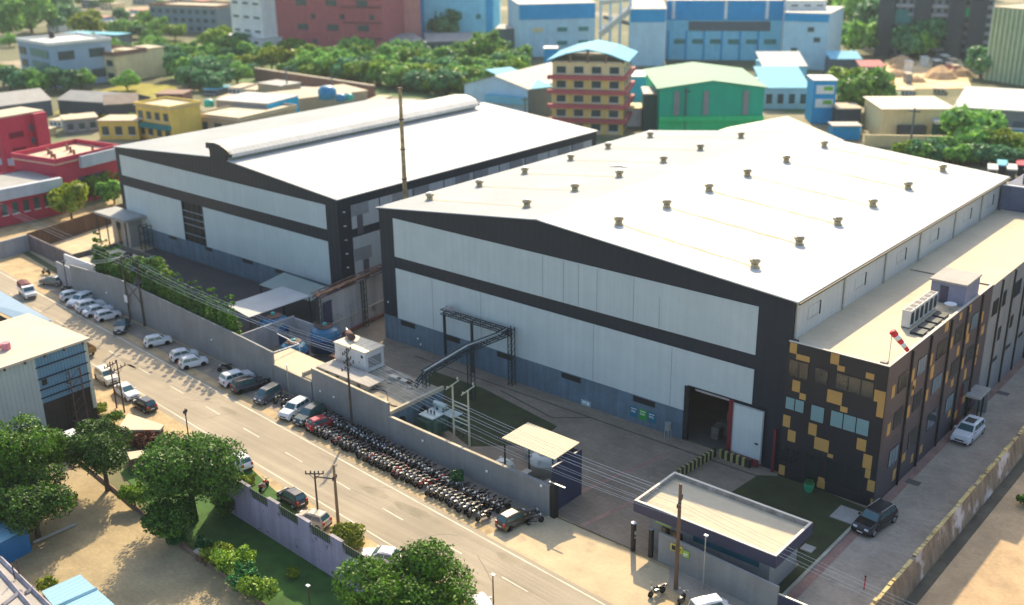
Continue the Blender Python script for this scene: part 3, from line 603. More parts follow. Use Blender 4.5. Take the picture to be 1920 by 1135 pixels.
fr = thing('pipe_rail', 'white pipe rail stepping around the earth pit behind the compound wall', 'rail', (-4, -17, 0))
pp = [G(510, 662, 3.6), G(561, 645, 3.2), G(545, 640, 3.2), G(540, 636, 3.2), G(520, 626, 3.2)]
b = MB()
for a, c in zip(pp[:-1], pp[1:]): b.tube(a, c, .07)
for a in pp[:2]: b.tube((a.x, a.y, 0), a, .05)
b.obj('pipe', M_white, fr)
pit = thing('low_slab_roof', 'small flat roof slab, half in the sun, behind the notch in the wall', 'roof slab', (3, -17, 0))
a = [(-2.0, -19.4), (6.4, -19.8), (6.4, -15.2), (-2.0, -14.8)]
MB().prism([(x, y, 2.5) for x, y in a], (0, 0, .2)).obj('slab', M_slab, pit); MB().box(-1.8, -19.2, 0, 6.2, -15.3, 2.5).obj('wall', M_grey2, pit)
jk = thing('scrap_yard_floor', 'dark sunken floor with scrap lying beside the blue tanks', 'floor', (2, -11, 0)); 
MB().box(-2.5, -14.6, .02, 5.5, -8.0, .12).obj('floor', mat('oily_floor', (.02, .02, .018), .8, var=.5), jk)
for x, y, w_, m_ in ((-1, -13, 1.4, M_rust), (1.5, -12, 1.1, M_gsteel), (3.4, -10.6, .9, M_white), (0, -10.2, 1.6, M_rust), (4.2, -13.2, 1.2, M_plast)):
    MB().box(x, y, .13, x+w_, y+w_*.6, .3+w_*.25).top('scrap_box', m_, 'scrap item lying on the dark floor beside the blue tanks', 'scrap', (x+w_/2, y+w_*.3, .13), 'scrap beside the blue tanks')
# tanks
M_tank = mat('blue_tank', (.008, .07, .22), .35, var=.15, spec=.6); M_tank2 = mat('blue_tank_dome', (.012, .13, .25), .35, var=.15)
def tank(x, y, r, h, label):
    t = thing('storage_tank', label, 'storage tank', (x, y, 0), 'blue domed tanks')
    MB().lathe((x, y, 0), [(0, .05), (r, .05), (r, h*.6), (r+.06, h*.62), (r+.06, h*.66), (r*.98, h*.68)], 28).obj('body', M_tank, t, smooth=True)
    n = 20; b = MB()
    b.lathe((x, y, 0), [(r*.98, h*.68), (r*.95, h*.80), (r*.82, h*.95), (r*.52, h*1.08)], n).obj('dome', M_tank2, t)
    b = MB()
    for i in range(14):
        q = 6.283*i/14; b.tube((x+r*.97*math.cos(q), y+r*.97*math.sin(q), h*.72), (x+r*.54*math.cos(q), y+r*.54*math.sin(q), h*1.09), .05, 4)
    b.obj('dome_rib', M_tank2, t)
    MB().lathe((x, y, 0), [(r*.52, h*1.06), (r*.54, h*1.12), (r*.34, h*1.16), (0, h*1.16)], 16).obj('hatch_ring', M_rust, t)
    MB().lathe((x, y, 0), [(.3, h*1.16), (.32, h*1.24), (.0, h*1.3)], 10).obj('hatch_cap', mat('teal_cap', (.05, .4, .38), .4), t)
tank(-3.2, -8.0, 2.15, 3.05, 'blue domed tank nearest the white-walled passage')
tank(-3.1, -13.4, 1.9, 2.6, 'blue domed tank with pale ribs in front of the other one')
tank(-11.5, -10.2, 2.3, 3.2, 'blue tank under the open shed roof')

# white-walled passage and the brown pipe bridge along it
pb = thing('passage_wall', 'stained white sheet wall beneath the brown pipe bridge between the warehouses', 'wall', (-5.3, 0, 0))
MB().prism([(-4.6, -7.6, 0), (-7.6, 14, 0), (-7.6, 14, 6.6), (-4.6, -7.6, 6.6)], (-.2, 0, 0)).obj('wall_panel', mat('stained_white_sheet', (.42, .42, .44), .8, var=.12, streak=.25, blot=((.2, .17, .14), .5, .62)), pb)
MB().prism([(-4.55, -7.0, 1.0), (-4.75, -5.3, 1.0), (-4.75, -5.3, 6.0), (-4.55, -7.0, 6.0)], (.04, 0, 0)).obj('door', M_navy, pb)
MB().tube((-4.3, -7.4, 2.6), (-7.2, 13, 2.6), .1).obj('pipe', M_gsteel, pb)
MB().tube((-4.4, -7.4, .4), (-7.2, 13, .4), .18).obj('pipe', M_red, pb)
def truss(mb, A, B, h, w, n):
    A = Vector(A); B = Vector(B); d = (B-A).normalized(); s = Vector((-d.y, d.x, 0)).normalized()*w/2; u = Vector((0, 0, h))
    for k in (-1, 1):
        mb.bar(A+s*k, B+s*k, .13); mb.bar(A+s*k+u, B+s*k+u, .13)
        for i in range(n):
            p = A.lerp(B, i/n); q = A.lerp(B, (i+1)/n); 
            mb.bar(p+s*k+(u if i % 2 else u*0), q+s*k+(u*0 if i % 2 else u), .07)
    for i in range(n+1):
        p = A.lerp(B, i/n); mb.bar(p+s+u, p-s+u, .07)
def lattice(mb, P, h, w=.5, n=8):
    P = Vector(P)
    for sx in (-1, 1):
        for sy in (-1, 1): mb.bar(P+Vector((sx*w/2, sy*w/2, 0)), P+Vector((sx*w/2, sy*w/2, h)), .12)
    for i in range(n):
        z0 = h*i/n; z1 = h*(i+1)/n
        mb.bar(P+Vector((-w/2, -w/2, z0)), P+Vector((w/2, -w/2, z1)), .06); mb.bar(P+Vector((w/2, -w/2, z0)), P+Vector((w/2, w/2, z1)), .06); mb.bar(P+Vector((w/2, -w/2, z1)), P+Vector((-w/2, -w/2, z1)), .06)
br = thing('pipe_bridge', 'rust-brown truss pipe bridge between the two warehouses', 'pipe bridge', (-5, 0, 0))
b = MB(); truss(b, (-4.6, -8.2, 7.0), (-6.4, 6, 7.0), .7, 1.1, 12); b.obj('truss', M_rust, br)
b = MB(); truss(b, (-6.4, 6, 7.0), (-.8, 3, 7.0), .7, 1.0, 5); b.obj('truss', M_rust, br)
for dx in (-.35, 0, .35): MB().tube((-4.6+dx, -8, 7.35), (-6.4+dx, 6, 7.35), .13).obj('pipe', M_rust, br)
for p in ((-4.2, -8.0, 0), (-5.2, 1.0, 0)):
    b = MB(); lattice(b, p, 7.0); b.obj('lattice_post', M_steel, br)
rk = thing('pipe_bridge', 'dark teal truss pipe bridge curving out from the right warehouse wall', 'pipe bridge', (20, -4, 0))
A = VP(857, 576, (0, -1.2), (60, -1.2)); B = VP(965, 605, (0, -1.2), (60, -1.2)); Zt = 6.9
b = MB(); truss(b, (12.4, -1.3, Zt), (24.2, -1.3, Zt), .6, .5, 14); b.obj('truss', M_steel, rk)
b = MB(); truss(b, (24.0, -1.6, Zt), (23.8, -3.2, Zt-.05), .55, .5, 3); truss(b, (23.8, -3.2, Zt-.05), (22.8, -7.4, Zt-.5), .55, .5, 5); truss(b, (22.8, -7.4, Zt-.5), (20.9, -13.0, 4.6), .55, .5, 7); truss(b, (20.9, -13, 4.6), (20.4, -14.2, 3.4), .5, .5, 2); b.obj('truss', M_steel, rk, label='curved outer run')
for k in (-.25, .1): 
    for p, q in zip([(23.4, -1.2, 7.5), (23.5, -3.2, 7.4), (22.4, -7.4, 7.0), (20.6, -13, 5.1)][:-1], [(23.4, -1.2, 7.5), (23.5, -3.2, 7.4), (22.4, -7.4, 7.0), (20.6, -13, 5.1)][1:]): MB().tube(Vector(p)+Vector((k, k*.3, 0)), Vector(q)+Vector((k, k*.3, 0)), .12).obj('pipe', M_gsteel if k > 0 else M_steel, rk)
for x in (12.8, 17.6): MB().tube((x, -1.3, 0), (x, -1.3, Zt), .2, 10).obj('post', M_steel, rk)
for p, h in (((23.9, -1.0, 0), Zt+.8), ((22.9, -7.3, 0), Zt-.5), ((20.8, -12.8, 0), 4.7)):
    b = MB(); lattice(b, p, h, .6, 9); b.obj('lattice_post', M_steel, rk)
MB().prism([(12.9, -1.5, 7.7), (14.6, -1.5, 7.7), (14.9, -1.5, 8.4), (13.1, -1.2, 8.1)], (0, .06, 0)).obj('loose_sheet', M_plast, rk)

# flat service roof carrying the generator
sv = thing('service_room', 'low service room whose littered flat roof carries the white generator', 'service room', (15, -16, 0))
MB().prism([(6.9, -20.1, 0), (22.9, -20.8, 0), (22.9, -12.2, 0), (6.9, -11.6, 0)], (0, 0, 3.0)).obj('wall', M_plinth, sv)
MB().prism([(6.85, -20.05, 3.0), (22.95, -20.75, 3.0), (22.95, -12.1, 3.0), (6.85, -11.5, 3.0)], (0, 0, .15)).obj('roof', M_dslab, sv)
MB().prism([(22.7, -20.7, 3.15), (23.05, -20.7, 3.15), (23.05, -12.1, 3.15), (22.7, -12.1, 3.15)], (0, 0, .4)).obj('parapet', M_cope, sv)
MB().prism([(6.85, -20.0, 3.15), (7.1, -20.0, 3.15), (7.1, -11.5, 3.15), (6.85, -11.5, 3.15)], (0, 0, .4)).obj('parapet', M_cope, sv)
for y in (-19.0, -15.6): MB().ball((22.96, y, 1.5), .12, .75, .8, 12, 8).obj('round_window', M_black, sv)
pl_ = thing('plinth_block', 'rough concrete block frame under the generator on the service roof', 'block', (10, -17, 3.15))
for k in range(5): MB().box(7.6+k*1.9, -18.1, 3.16, 8.9+k*1.9, -17.4, 3.75).obj('pier', M_conc, pl_)
MB().box(7.5, -18.2, 3.751, 16.9, -15.6, 3.9).obj('slab', M_conc, pl_)
ge = thing('generator', 'white generator container with a silencer on the flat service roof', 'generator', (9.8, -13.4, 3.15))
MB().box(5.4+1.6, -14.8, 3.2, 12.6, -11.8, 5.8).obj('casing', mat('generator_white', (.66, .65, .64), .5, var=.06), ge, bevel=.03)
MB().box(6.9, -14.9, 5.8, 12.7, -11.7, 5.92).obj('roof', mat('generator_roof', (.72, .62, .46), .6), ge)
MB().box(6.95, -14.85, 3.151, 12.65, -11.75, 3.2).obj('skid', M_black, ge)
MB().box(12.601, -14.4, 3.7, 12.63, -12.3, 5.1).obj('louvre_grille', mat('grille_grey', (.3, .3, .3), .6, ribs=('Z', .25), ribstr=.5), ge)
for x in (7.9, 9.5, 11.1): MB().box(x, -14.83, 3.5, x+1.2, -14.801, 5.4).obj('service_door', mat('generator_door', (.60, .59, .58), .5), ge)
MB().ball((12.0, -14.84, 5.2), .22, .04, .22).obj('round_vent', M_black, ge)
MB().box(9.9, -14.85, 4.6, 10.1, -14.831, 4.9).box(11.4, -14.85, 4.2, 11.6, -14.831, 4.5).obj('label_plate', mat('yellow_plate', (.55, .45, .08), .6), ge)
MB().tube((7.1, -12.6, 6.4), (8.7, -13.3, 6.4), .42, 12).obj('silencer', M_rust, ge, smooth=True)
MB().tube((6.2, -12.1, 6.6), (7.3, -12.7, 6.5), .13).obj('exhaust_pipe', M_gsteel, ge)
for k in range(4): MB().box(8.0+k*1.2, -14.92, 5.921, 8.1+k*1.2, -11.68, 5.95).obj('roof_seam', M_gsteel, ge)
hs = thing('hose', 'dark hose looping over the sunlit patch of the service roof', 'hose', (18, -18, 3.15))
b = MB(); pr_ = None
for i in range(26):
    t = i/25; p = (15.5+t*6.6, -18.9+1.5*math.sin(t*5)+t*1.6, 3.2)
    if pr_: b.tube(pr_, p, .07)
    pr_ = p
b.obj('hose', mat('dark_red_hose', (.08, .025, .02), .6), hs)
for i in range(9):
    x = 15+rnd.random()*6.5; y = -15.5+rnd.random()*3; s_ = .25+rnd.random()*.5
    MB().box(x, y, 3.16, x+s_*1.6, y+s_, 3.16+s_*.5).top('rubble_piece', rnd.choice([M_conc, M_plast, M_rust, M_gsteel]), 'piece of junk lying on the service roof beside the generator', 'junk', (x, y, 3.16), 'junk on the service roof')
# transformer yard
tr = thing('transformer', 'green finned transformer in the yard behind the wall', 'transformer', (25.2, -16.4, 0))
M_tg = mat('transformer_green', (.07, .15, .12), .5, var=.15); M_tg2 = mat('transformer_pale', (.42, .52, .50), .5, var=.1)
MB().box(24.3, -17.4, .3, 26.3, -15.6, 2.3).obj('tank', M_tg, tr)
for k in range(7): MB().box(26.301, -17.3+k*.26, .5, 27.0, -17.22+k*.26, 2.1).obj('cooling_fin', M_tg, tr)
for k in range(6): MB().box(24.4+k*.32, -18.0, .5, 24.48+k*.32, -17.401, 2.1).obj('cooling_fin', M_tg, tr)
MB().box(24.2, -17.5, 2.3, 26.4, -15.5, 2.42).obj('lid', M_tg2, tr)
MB().tube((24.4, -15.1, 3.0), (26.2, -15.1, 3.0), .3, 12).obj('conservator', M_tg2, tr, smooth=True)
MB().box(24.7, -15.2, 2.2, 24.85, -15.0, 3.0).box(25.7, -15.2, 2.2, 25.85, -15.0, 3.0).obj('bracket', M_tg, tr)
for x in (24.8, 25.3, 25.8): MB().lathe((x, -16.6, 2.42), [(.05, 0), (.12, .1), (.06, .2), (.12, .3), (.05, .5), (0, .55)], 8).obj('bushing', M_insul, tr)
sg = thing('switchgear', 'pale green switch cabinet beside the transformer', 'switchgear', (22.9+1, -13.6, 0))
MB().box(23.2, -14.6, 0, 24.6, -13.2, 1.6).obj('cabinet', M_tg, sg); MB().box(23.1, -14.7, 1.6, 24.7, -13.1, 1.7).obj('lid', M_tg2, sg)
MB().box(24.9, -14.4, 0, 26.6, -13.0, 1.4).obj('cabinet', M_tg, sg); MB().box(24.8, -14.5, 1.4, 26.7, -12.9, 1.5).obj('lid', M_tg2, sg); MB().box(23.25, -14.62, .3, 24.55, -14.601, 1.4).obj('door', M_tg2, sg)
M_hp = mat('pale_concrete_pole', (.46, .46, .33), .8, var=.15)
hp = thing('h_pole', 'pale double pole with ladder-like crossbars in the transformer yard', 'double pole', (30.3, -17, 0))
for x in (29.2, 31.5):
    MB().tube((x, -17, 0), (x, -17, 7.3), .13, 8, .1).obj('pole', M_hp, hp)
    q = MB().bar((x-.15, -17.9, 7.0), (x+.15, -16.1, 7.55), .12).obj('top_arm', M_hp, hp)
    for y, z in ((-17.8, 7.1), (-16.2, 7.6)): MB().lathe((x, y, z), [(.05, 0), (.11, .08), (.05, .16), (.11, .24), (0, .34)], 8).obj('insulator', M_hp, q)
for z in (5.4, 4.9, 3.6, 3.1, 2.3): MB().bar((29.1, -17, z), (31.6, -17, z-.05), .1).obj('crossbar', M_hp, hp)
for k in range(3):
    x = 29.6+k*.7; MB().tube((x, -16.9, 2.4), (x+.1, -16.7, 1.2), .05).tube((x, -16.9, 1.2), (x-.2, -16.4, .8), .05).obj('fuse_link', M_insul, hp)
# pump shed with white tanks
ps = thing('corrugated_shed', 'open shed with a sunlit corrugated roof and navy side wall behind the wall end', 'shed', (43.2, -19, 0))
P4 = [G(941, 822, 5.3), G(1040, 863, 5.3), G(1087, 831, 5.9), G(990, 793, 5.9)]
MB().prism([tuple(p) for p in P4], (0, 0, .07)).obj('roof', mat('cream_corrugated', (.60, .50, .33), .6, var=.08, ribs=('X', .36), ribstr=.35), ps)
c_ = sum(P4, Vector())/4
for p in (P4[0], P4[3], P4[1].lerp(P4[0], .02)): q = p.lerp(c_, .07); MB().tube((q.x, q.y, 0), (q.x, q.y, p.z-.1), .1).obj('post', M_black, ps)
MB().box(46.3, -21.3, 0, 46.5, -16.6, 5.1).obj('side_wall', M_navy, ps)
MB().box(43.6, -16.9, 0, 46.3, -16.7, 5.1).obj('back_wall', M_navy, ps)
b = MB()
for k in range(3): b.bar((40, -20.9, 1.1+k*.9), (45.6, -21.0, 1.1+k*.9), .06)
b.obj('rail', M_gsteel, ps)
MB().box(43.8, -20.3, 0, 45.4, -18.6, 1.7).obj('pump_cabinet', M_grey2, ps)
MB().box(41.2, -19.8, 0, 42.0, -18.9, 2.1).obj('panel_box', mat('panel_beige', (.4, .4, .36), .6), ps)
M_wt = mat('white_poly_tank', (.52, .55, .52), .4, var=.06)
for x, y, r, lb in ((38.3, -19.2, 1.25, 'white water tank nearest the wall, in front of the shed'), (40.6, -15.4, 1.6, 'white water tank behind the left post of the corrugated shed'), (38.0, -13.2, 1.5, 'pale water tank farthest behind the corrugated shed roof')):
    t = thing('water_tank', lb, 'water tank', (x, y, 0), 'white tanks by the corrugated shed')
    MB().lathe((x, y, 0), [(0, .02), (r, .02), (r, 1.2), (r*1.03, 1.25), (r*.98, 1.35), (r*.9, 1.7), (r*.6, 2.0), (r*.35, 2.1)], 22).obj('body', M_wt, t, smooth=True)
    MB().lathe((x, y, 0), [(r*.35, 2.08), (r*.36, 2.2), (0, 2.26)], 14).obj('lid', M_wt, t)
    for i in range(5): q = 6.283*i/5; MB().ball((x+r*.86*math.cos(q), y+r*.86*math.sin(q), 1.75), .22, .22, .3, 8, 5).obj('lug', M_wt, t)
gp = thing('gate_leaf', 'tall black sheet gate leaf standing beside the end of the compound wall', 'gate', (46.9, -21.7, 0))
MB().box(46.75, -22.0, 0, 47.3, -21.4, 3.9).obj('post', M_black, gp); MB().box(46.7, -22.1, 3.9, 48.6, -21.95, 3.97).obj('top_rail', M_gsteel, gp)
for (x, y, h, lb, lit) in ((56.2, -21.6, 2.9, 'freestanding black gate post with a pale cap in the gateway', 1), (58.0, -21.4, 2.9, 'black gate post against the front wall of the gate house', 0)):
    t = thing('gate_post', lb, 'gate post', (x, y, 0))
    MB().tube((x, y, 0), (x, y, h), .24, 12).obj('post', M_black, t); MB().tube((x, y, h), (x, y, h+.06), .25, 12).obj('cap', M_white if lit else M_grey, t)
    if lit:
        for z in (1.9, 2.1, 1.5): MB().ball((x+.26, y-.1, z), .08, .08, .1, 6, 4).obj('lamp', M_gsteel, t)
MB().box(46.9, -21.62, .03, 56, -21.56, .06).top('gate_rail', M_steel, 'thin steel rail for the sliding gate across the entrance', 'rail', (51, -21.6, .03))
# gate house
g2 = thing('gate_house', 'gate house with a pale flat roof and a deep navy fascia beside the entrance', 'gate house', (62, -16, 0))
gx0, gx1, gy0, gy1 = 55.7, 69.9, -20.85, -14.1
MB().box(56.9, gy0+.9, 0, gx1-.9, gy1-.6, 3.8).obj('wall', M_grey, g2)
MB().box(gx0, gy0, 3.8, gx1, gy1, 4.25).obj('roof', M_slab, g2)
for q in ((gx0, gy0, gx1, gy0+.22), (gx0, gy1-.22, gx1, gy1), (gx0, gy0+.22, gx0+.22, gy1-.22), (gx1-.22, gy0+.22, gx1, gy1-.22)):
    MB().box(q[0], q[1], 4.25, q[2], q[3], 4.72).obj('parapet', mat('stained_parapet', (.36, .34, .32), .9, var=.35, streak=.4), g2)
    MB().box(q[0], q[1], 4.72, q[2], q[3], 4.78).obj('parapet_cap', mat('bright_coping', (.78, .70, .58), .8), g2)
MB().box(gx0-.06, gy0-.06, 3.6, gx1+.06, gy0-.002, 4.7).box(gx1+.002, gy0, 3.6, gx1+.06, gy1, 4.7).box(gx0-.06, gy0, 3.6, gx0-.002, gy1, 4.7).obj('fascia', M_navy, g2)
fH = lambda x, z, d: (x, gy0+.9-d, z)
win(fH, 58.2, 1.3, 60.4, 2.6, M_glassd, g2, 2)
q = MB().box(57.6, gy0+.82, 2.75, 59.2, gy0+.86, 3.3).obj('sign_board', mat('pale_sign', (.5, .52, .42), .6), g2)
MB().box(57.6, gy0+.80, 2.75, 59.2, gy0+.819, 2.88).obj('green_stripe', mat('lime_stripe', (.35, .5, .08), .6), q)
MB().box(57.75, gy0+.80, 2.97, 59.05, gy0+.819, 3.03).box(57.75, gy0+.80, 3.1, 58.7, gy0+.819, 3.16).obj('lettering', M_gsteel, q)
MB().box(61.5, gy0+.84, 2.4, 68, gy0+.899, 3.3).obj('glass_strip', mat('teal_strip_glass', (.02, .10, .14), .2), g2)
fw = thing('front_wall', 'grey boundary wall in front of the gate house', 'wall', (65, -21.7, 0))
MB().prism([(59.9, -21.6, 0), (71.0, -22.3, 0), (71.0, -22.3, 3.0), (59.9, -21.6, 3.0)], (0, .2, 0)).obj('wall_panel', M_grey, fw)
MB().box(58.9, -21.6, 0, 59.89, -21.38, 3.0).obj('wall_panel', M_grey, fw)
MB().box(60.3, -21.80, 1.9, 61.5, -21.72, 2.55).obj('sign_board', mat('yellow_sign', (.75, .62, .05), .5), fw)
MB().box(60.42, -21.83, 2.0, 60.8, -21.801, 2.45).box(60.95, -21.83, 2.25, 61.4, -21.801, 2.35).box(60.95, -21.83, 2.05, 61.3, -21.801, 2.13).obj('sign_mark', M_black, fw)
MB().box(61.6, -21.86, 1.8, 62.2, -21.78, 2.4).obj('sign_board', mat('lime_sign', (.45, .65, .10), .5), fw)
MB().box(61.68, -21.88, 2.05, 62.1, -21.861, 2.15).box(61.68, -21.88, 1.9, 61.98, -21.861, 1.96).obj('sign_mark', M_white, fw)
lg_ = thing('lane_gate', 'dark navy sheet gate at the mouth of the side lane', 'gate', (73, -22.3, 0))
MB().box(71.05, -22.3, .1, 74.4, -22.2, 2.3).obj('leaf', M_navy, lg_); MB().box(71.02, -22.32, 2.3, 74.5, -22.18, 2.4).obj('top_rail', M_gsteel, lg_)
# loading bay kerbs, striped
M_yel = mat('kerb_yellow', (.36, .34, .13), .8, var=.3)
def striped(x0, y0, x1, y1, lb):
    t = thing('striped_kerb', lb, 'striped kerb', ((x0+x1)/2, (y0+y1)/2, 0)); d = Vector((x1-x0, y1-y0, 0)); L_ = d.length; d.normalize(); n = Vector((-d.y, d.x, 0))
    MB().obox((x0, y0), d, n, 0, L_, 0, .3, 0, .95).obj('kerb', M_black, t)
    b = MB(); k = 0.0
    while k < L_-.35: b.obox((x0, y0), d, n, k, k+.32, -.01, .31, .02, .97); k += .7
    b.obj('stripes', M_yel, t)
striped(52.4, -7.6, 53.0, -1.2, 'black and yellow striped kerb running out from the loading door')
striped(53.3, -1.2, 57.0, -1.3, 'black and yellow striped kerb below the sliding door')
MB().box(54.3, -.9, .2, 57.7, -.6, .9).top('dock_buffer', M_red, 'maroon buffer bar below the sliding door', 'buffer', (56, -.75, .2))
# small yard things
wc = thing('washing_machine_pump', 'small pale motor on a stand beside the loading door', 'motor stand', (46.6, -.8, 0))
MB().tube((46.6, -.8, 1.0), (46.6, -.8, 1.9), .35, 12).obj('motor', M_gsteel, wc)
for dx, dy in ((-.25, -.25), (.25, -.25), (-.25, .25), (.25, .25)): MB().bar((46.6+dx, -.8+dy, 0), (46.6+dx, -.8+dy, 1.0), .07).obj('leg', M_gsteel, wc)
gb_ = thing('green_planter', 'green wire planter at the foot of the black office block', 'planter', (63.8, -1.6, 0))
P = G(1516, 922, 0)
MB().lathe((P.x, P.y, 0), [(0, .02), (.35, .02), (.5, .5), (.55, .9), (.48, .95)], 10).obj('basket', mat('bright_green_plastic', (.02, .32, .16), .5), gb_)
MB().ball((P.x, P.y, 1.05), .5, .5, .35, 10, 6).obj('plant', leafmat('bush_leaf', '0c2a10', '2f7a3a'), gb_)
for (u, v, w_) in ((1590, 968, 1.3), (1515, 1030, .55)):
    P = G(u, v); MB().box(P.x-w_, P.y-w_, .02, P.x+w_, P.y+w_, .14).top('inspection_cover', M_conc, 'concrete cover slab set in the dark front lawn near the black car' if w_ > 1 else 'small concrete cover slab set in the lawn right of the gate house', 'cover slab', (P.x, P.y, .02))
for (u, v) in ((1712, 905), (1640, 985), (1790, 735), (1828, 790), (1880, 738)):
    P = G(u, v); MB().box(P.x-.7, P.y-.5, .018, P.x+.7, P.y+.5, .035).top('drain_cover', mat('drain_iron', (.12, .11, .10), .8), 'flat drain cover in the side lane paving', 'drain cover', (P.x, P.y, .018), 'drain covers in the side lane')
kb = MB(); kb.box(69.95, -20.5, 0, 70.25, -1, .15); kb.top('kerb', mat('pale_kerb', (.38, .38, .3), .9, var=.3), 'pale kerb between the front lawn and the side lane', 'kerb', (70.1, -10, 0))
# brown wall right of the lane, with a broken top
rw = thing('lane_wall', 'weathered brown and white wall with a ragged broken top along the right of the lane', 'wall', (78, 10, 0))
M_rw = mat('weathered_render', (.27, .20, .14), .95, var=.3, streak=.45, blot=((.52, .46, .46), .35, .55), bump=.4)
y = -60.0
while y < 88:
    L_ = 5+rnd.random()*5; h = 2.3+.12*rnd.random()
    if y < -35: h = 2.2
    MB().prism([(77.35+.0, y, 0), (78.3, y, 0), (77.75, y, h), (77.4, y, h)], (0, L_-.02, 0)).obj('wall_section', M_rw, rw)
    yy = y
    b = MB()
    while yy < y+L_-.7:
        w_ = .25+rnd.random()*.5; hh_ = .02+rnd.random()**2*.28; b.box(77.39+rnd.random()*.05, yy, h-.1, 77.72, yy+w_, h+hh_); yy += w_+(rnd.random()*.3 if rnd.random() < .3 else .01)
    b.obj('broken_cap', mat('rubble_cap', (.60, .46, .20), .95, var=.3), rw)
    y += L_
rp = thing('bamboo_marker', 'thin red marker stick against the lane wall', 'marker', tuple(G(1620, 1105)))
P = G(1620, 1105); MB().tube(P, P+Vector((0, 0, 1.3)), .06).obj('stick', mat('signal_red', (.7, .02, .03), .6), rp); MB().ball(P+Vector((0, 0, 1.3)), .1, .1, .1, 6, 4).obj('tip', M_red, rp)

# ---------------------------------------------------------------- poles and wires
def insul(mb, p): mb.lathe(p, [(.04, 0), (.09, .07), (.04, .14), (.09, .21), (0, .3)], 7)
def pole(label, P, h, arms, m=M_timber, r=.15, group=None, lamp=False):
    t = thing('utility_pole', label, 'utility pole', (P[0], P[1], 0), group); x, y = P[0], P[1]
    MB().tube((x, y, 0), (x, y, h), r, 8, r*.7).obj('pole', m, t)
    tips = []
    for (z, L_, ang) in arms:
        d = Vector((math.cos(ang), math.sin(ang), 0)); c = Vector((x, y, z))
        q = MB().bar(c-d*L_+Vector((0, 0, 0)), c+d*L_, .1).obj('crossarm', m, t)
        MB().bar(c-d*L_*.6, c-Vector((0, 0, .6)), .05).bar(c+d*L_*.6, c-Vector((0, 0, .6)), .05).obj('brace', m, t)
        for k in (-1, -.45, .45, 1):
            p = c+d*L_*k*.93+Vector((0, 0, .06)); b = MB(); insul(b, p); b.obj('insulator', M_insul, q); tips.append(p+Vector((0, 0, .3)))
    return t, tips
arm = math.atan2(WN.y, WN.x)+.35
_, tA = pole('tall dark utility pole rising through the parked motorcycles, with three crossarms', (17.2, -21.4), 9.9, [(9.4, .9, arm), (8.3, .75, arm), (7.6, 1.3, arm)])
_, tB = pole('brown utility pole in front of the gate house', (62.45, -24.2), 10.4, [(8.6, .9, arm)], m=mat('rusty_pole', (.16, .09, .05), .8, var=.3), r=.2)
_, tC = pole('left pole of the pair by the compound wall, with a white plate', (-34.3, -18.85), 9.8, [(9.2, 1.5, arm)])
_, tD = pole('right pole of the pair by the compound wall', (-30.4, -18.9), 10.0, [(8.7, 1.1, arm)])
MB().box(-34.7, -19.1, 2.8, -33.9, -19.03, 3.9).top('pole_plate', M_white, 'white plate fixed low on the left pole of the pair', 'plate', (-34.3, -19.06, 2.8))
b = MB(); b.bar((-34.3, -18.85, 6.2), (-30.4, -18.9, 3.4), .08).bar((-34.3, -18.85, 3.4), (-30.4, -18.9, 6.2), .08).top('cross_brace', M_timber, 'crossed bracing bars between the paired poles', 'brace', (-32.3, -18.9, 3.4))
_, tE = pole('short steel pole with a lamp head at the left end of the compound wall', (-52.3, -18.8), 5.3, [(5.2, .5, arm)], m=M_steel, r=.09)
_, tF = pole('left pole of the dark pair beside the left workshop', (-8.9, -35.8), 6.0, [(5.5, 1.0, arm)], m=M_rust, r=.1)
_, tG = pole('right pole of the dark pair beside the left workshop', (-7.0, -35.9), 6.8, [(5.6, 1.3, arm)], m=M_rust, r=.1)
_, tH = pole('dark pole with splayed arms beside the beige hatchback', (29.9, -36.9), 5.6, [(5.3, .9, arm-1.2)], m=M_timber, r=.11)
_, tI = pole('stout brown pole with a yellow bush at its foot', (33.0, -37.0), 7.4, [(5.9, .35, arm)], m=mat('tan_pole', (.26, .17, .09), .8), r=.17)
_, tJ = pole('thin short pole on the road verge above the large left tree', (5.7, -35.4), 4.2, [(3.7, .3, arm)], m=M_rust, r=.08)
MB().bar((29.9, -36.9, 5.0), (33.0, -37.0, 5.9), .1).top('link_bar', M_timber, 'bar joining the splayed-arm pole to the stout brown pole', 'bar', (31.4, -37, 5.2))
for (x, y, h, lb) in ((5.2, -20.9, 4.3, 'slim white lamp post against the notch in the compound wall'), (64.2, -22.6, 5.3, 'slim grey lamp post in front of the gate house wall'), (52.3, -36.6, 3.6, 'slim dark post on the near road verge at the bottom edge'), (39.9, -46.2, 2.2, 'low garden lamp on the lawn')):
    t = thing('lamp_post', lb, 'lamp post', (x, y, 0)); MB().tube((x, y, 0), (x, y, h), .07, 8, .05).obj('post', M_gsteel if 'grey' in lb or 'white' in lb else M_rust, t)
    MB().box(x-.15, y-.12, h, x+.2, y+.12, h+.1).obj('lamp_head', M_white, t); MB().box(x-.12, y-.12, 0, x+.12, y+.12, .1).obj('base', M_conc, t)
mast = thing('lattice_mast', 'tall thin rust-stained mast rising between the two warehouses', 'mast', (-8.6, 7.5, 0))
P = VP(760, 375, (-6, 0), (-6, 50)); x, y = -4.5, 14.5
Pm = G(760, 374, 15.2); hh = HT(Pm, 166)
for k in range(6):
    z0 = 0 if k == 0 else 5+(hh-5)*k/6; z1 = 5+(hh-5)*(k+1)/6
    MB().tube((Pm.x, Pm.y, z0), (Pm.x, Pm.y, z1), .42-.03*k, 8, .39-.03*k).obj('mast_section', mat('rusty_mast', (.42, .31, .15), .7, var=.4, scale=1.5), mast)
    MB().tube((Pm.x, Pm.y, z1-.1), (Pm.x, Pm.y, z1+.1), .5-.03*k, 8).obj('flange', M_rust, mast)
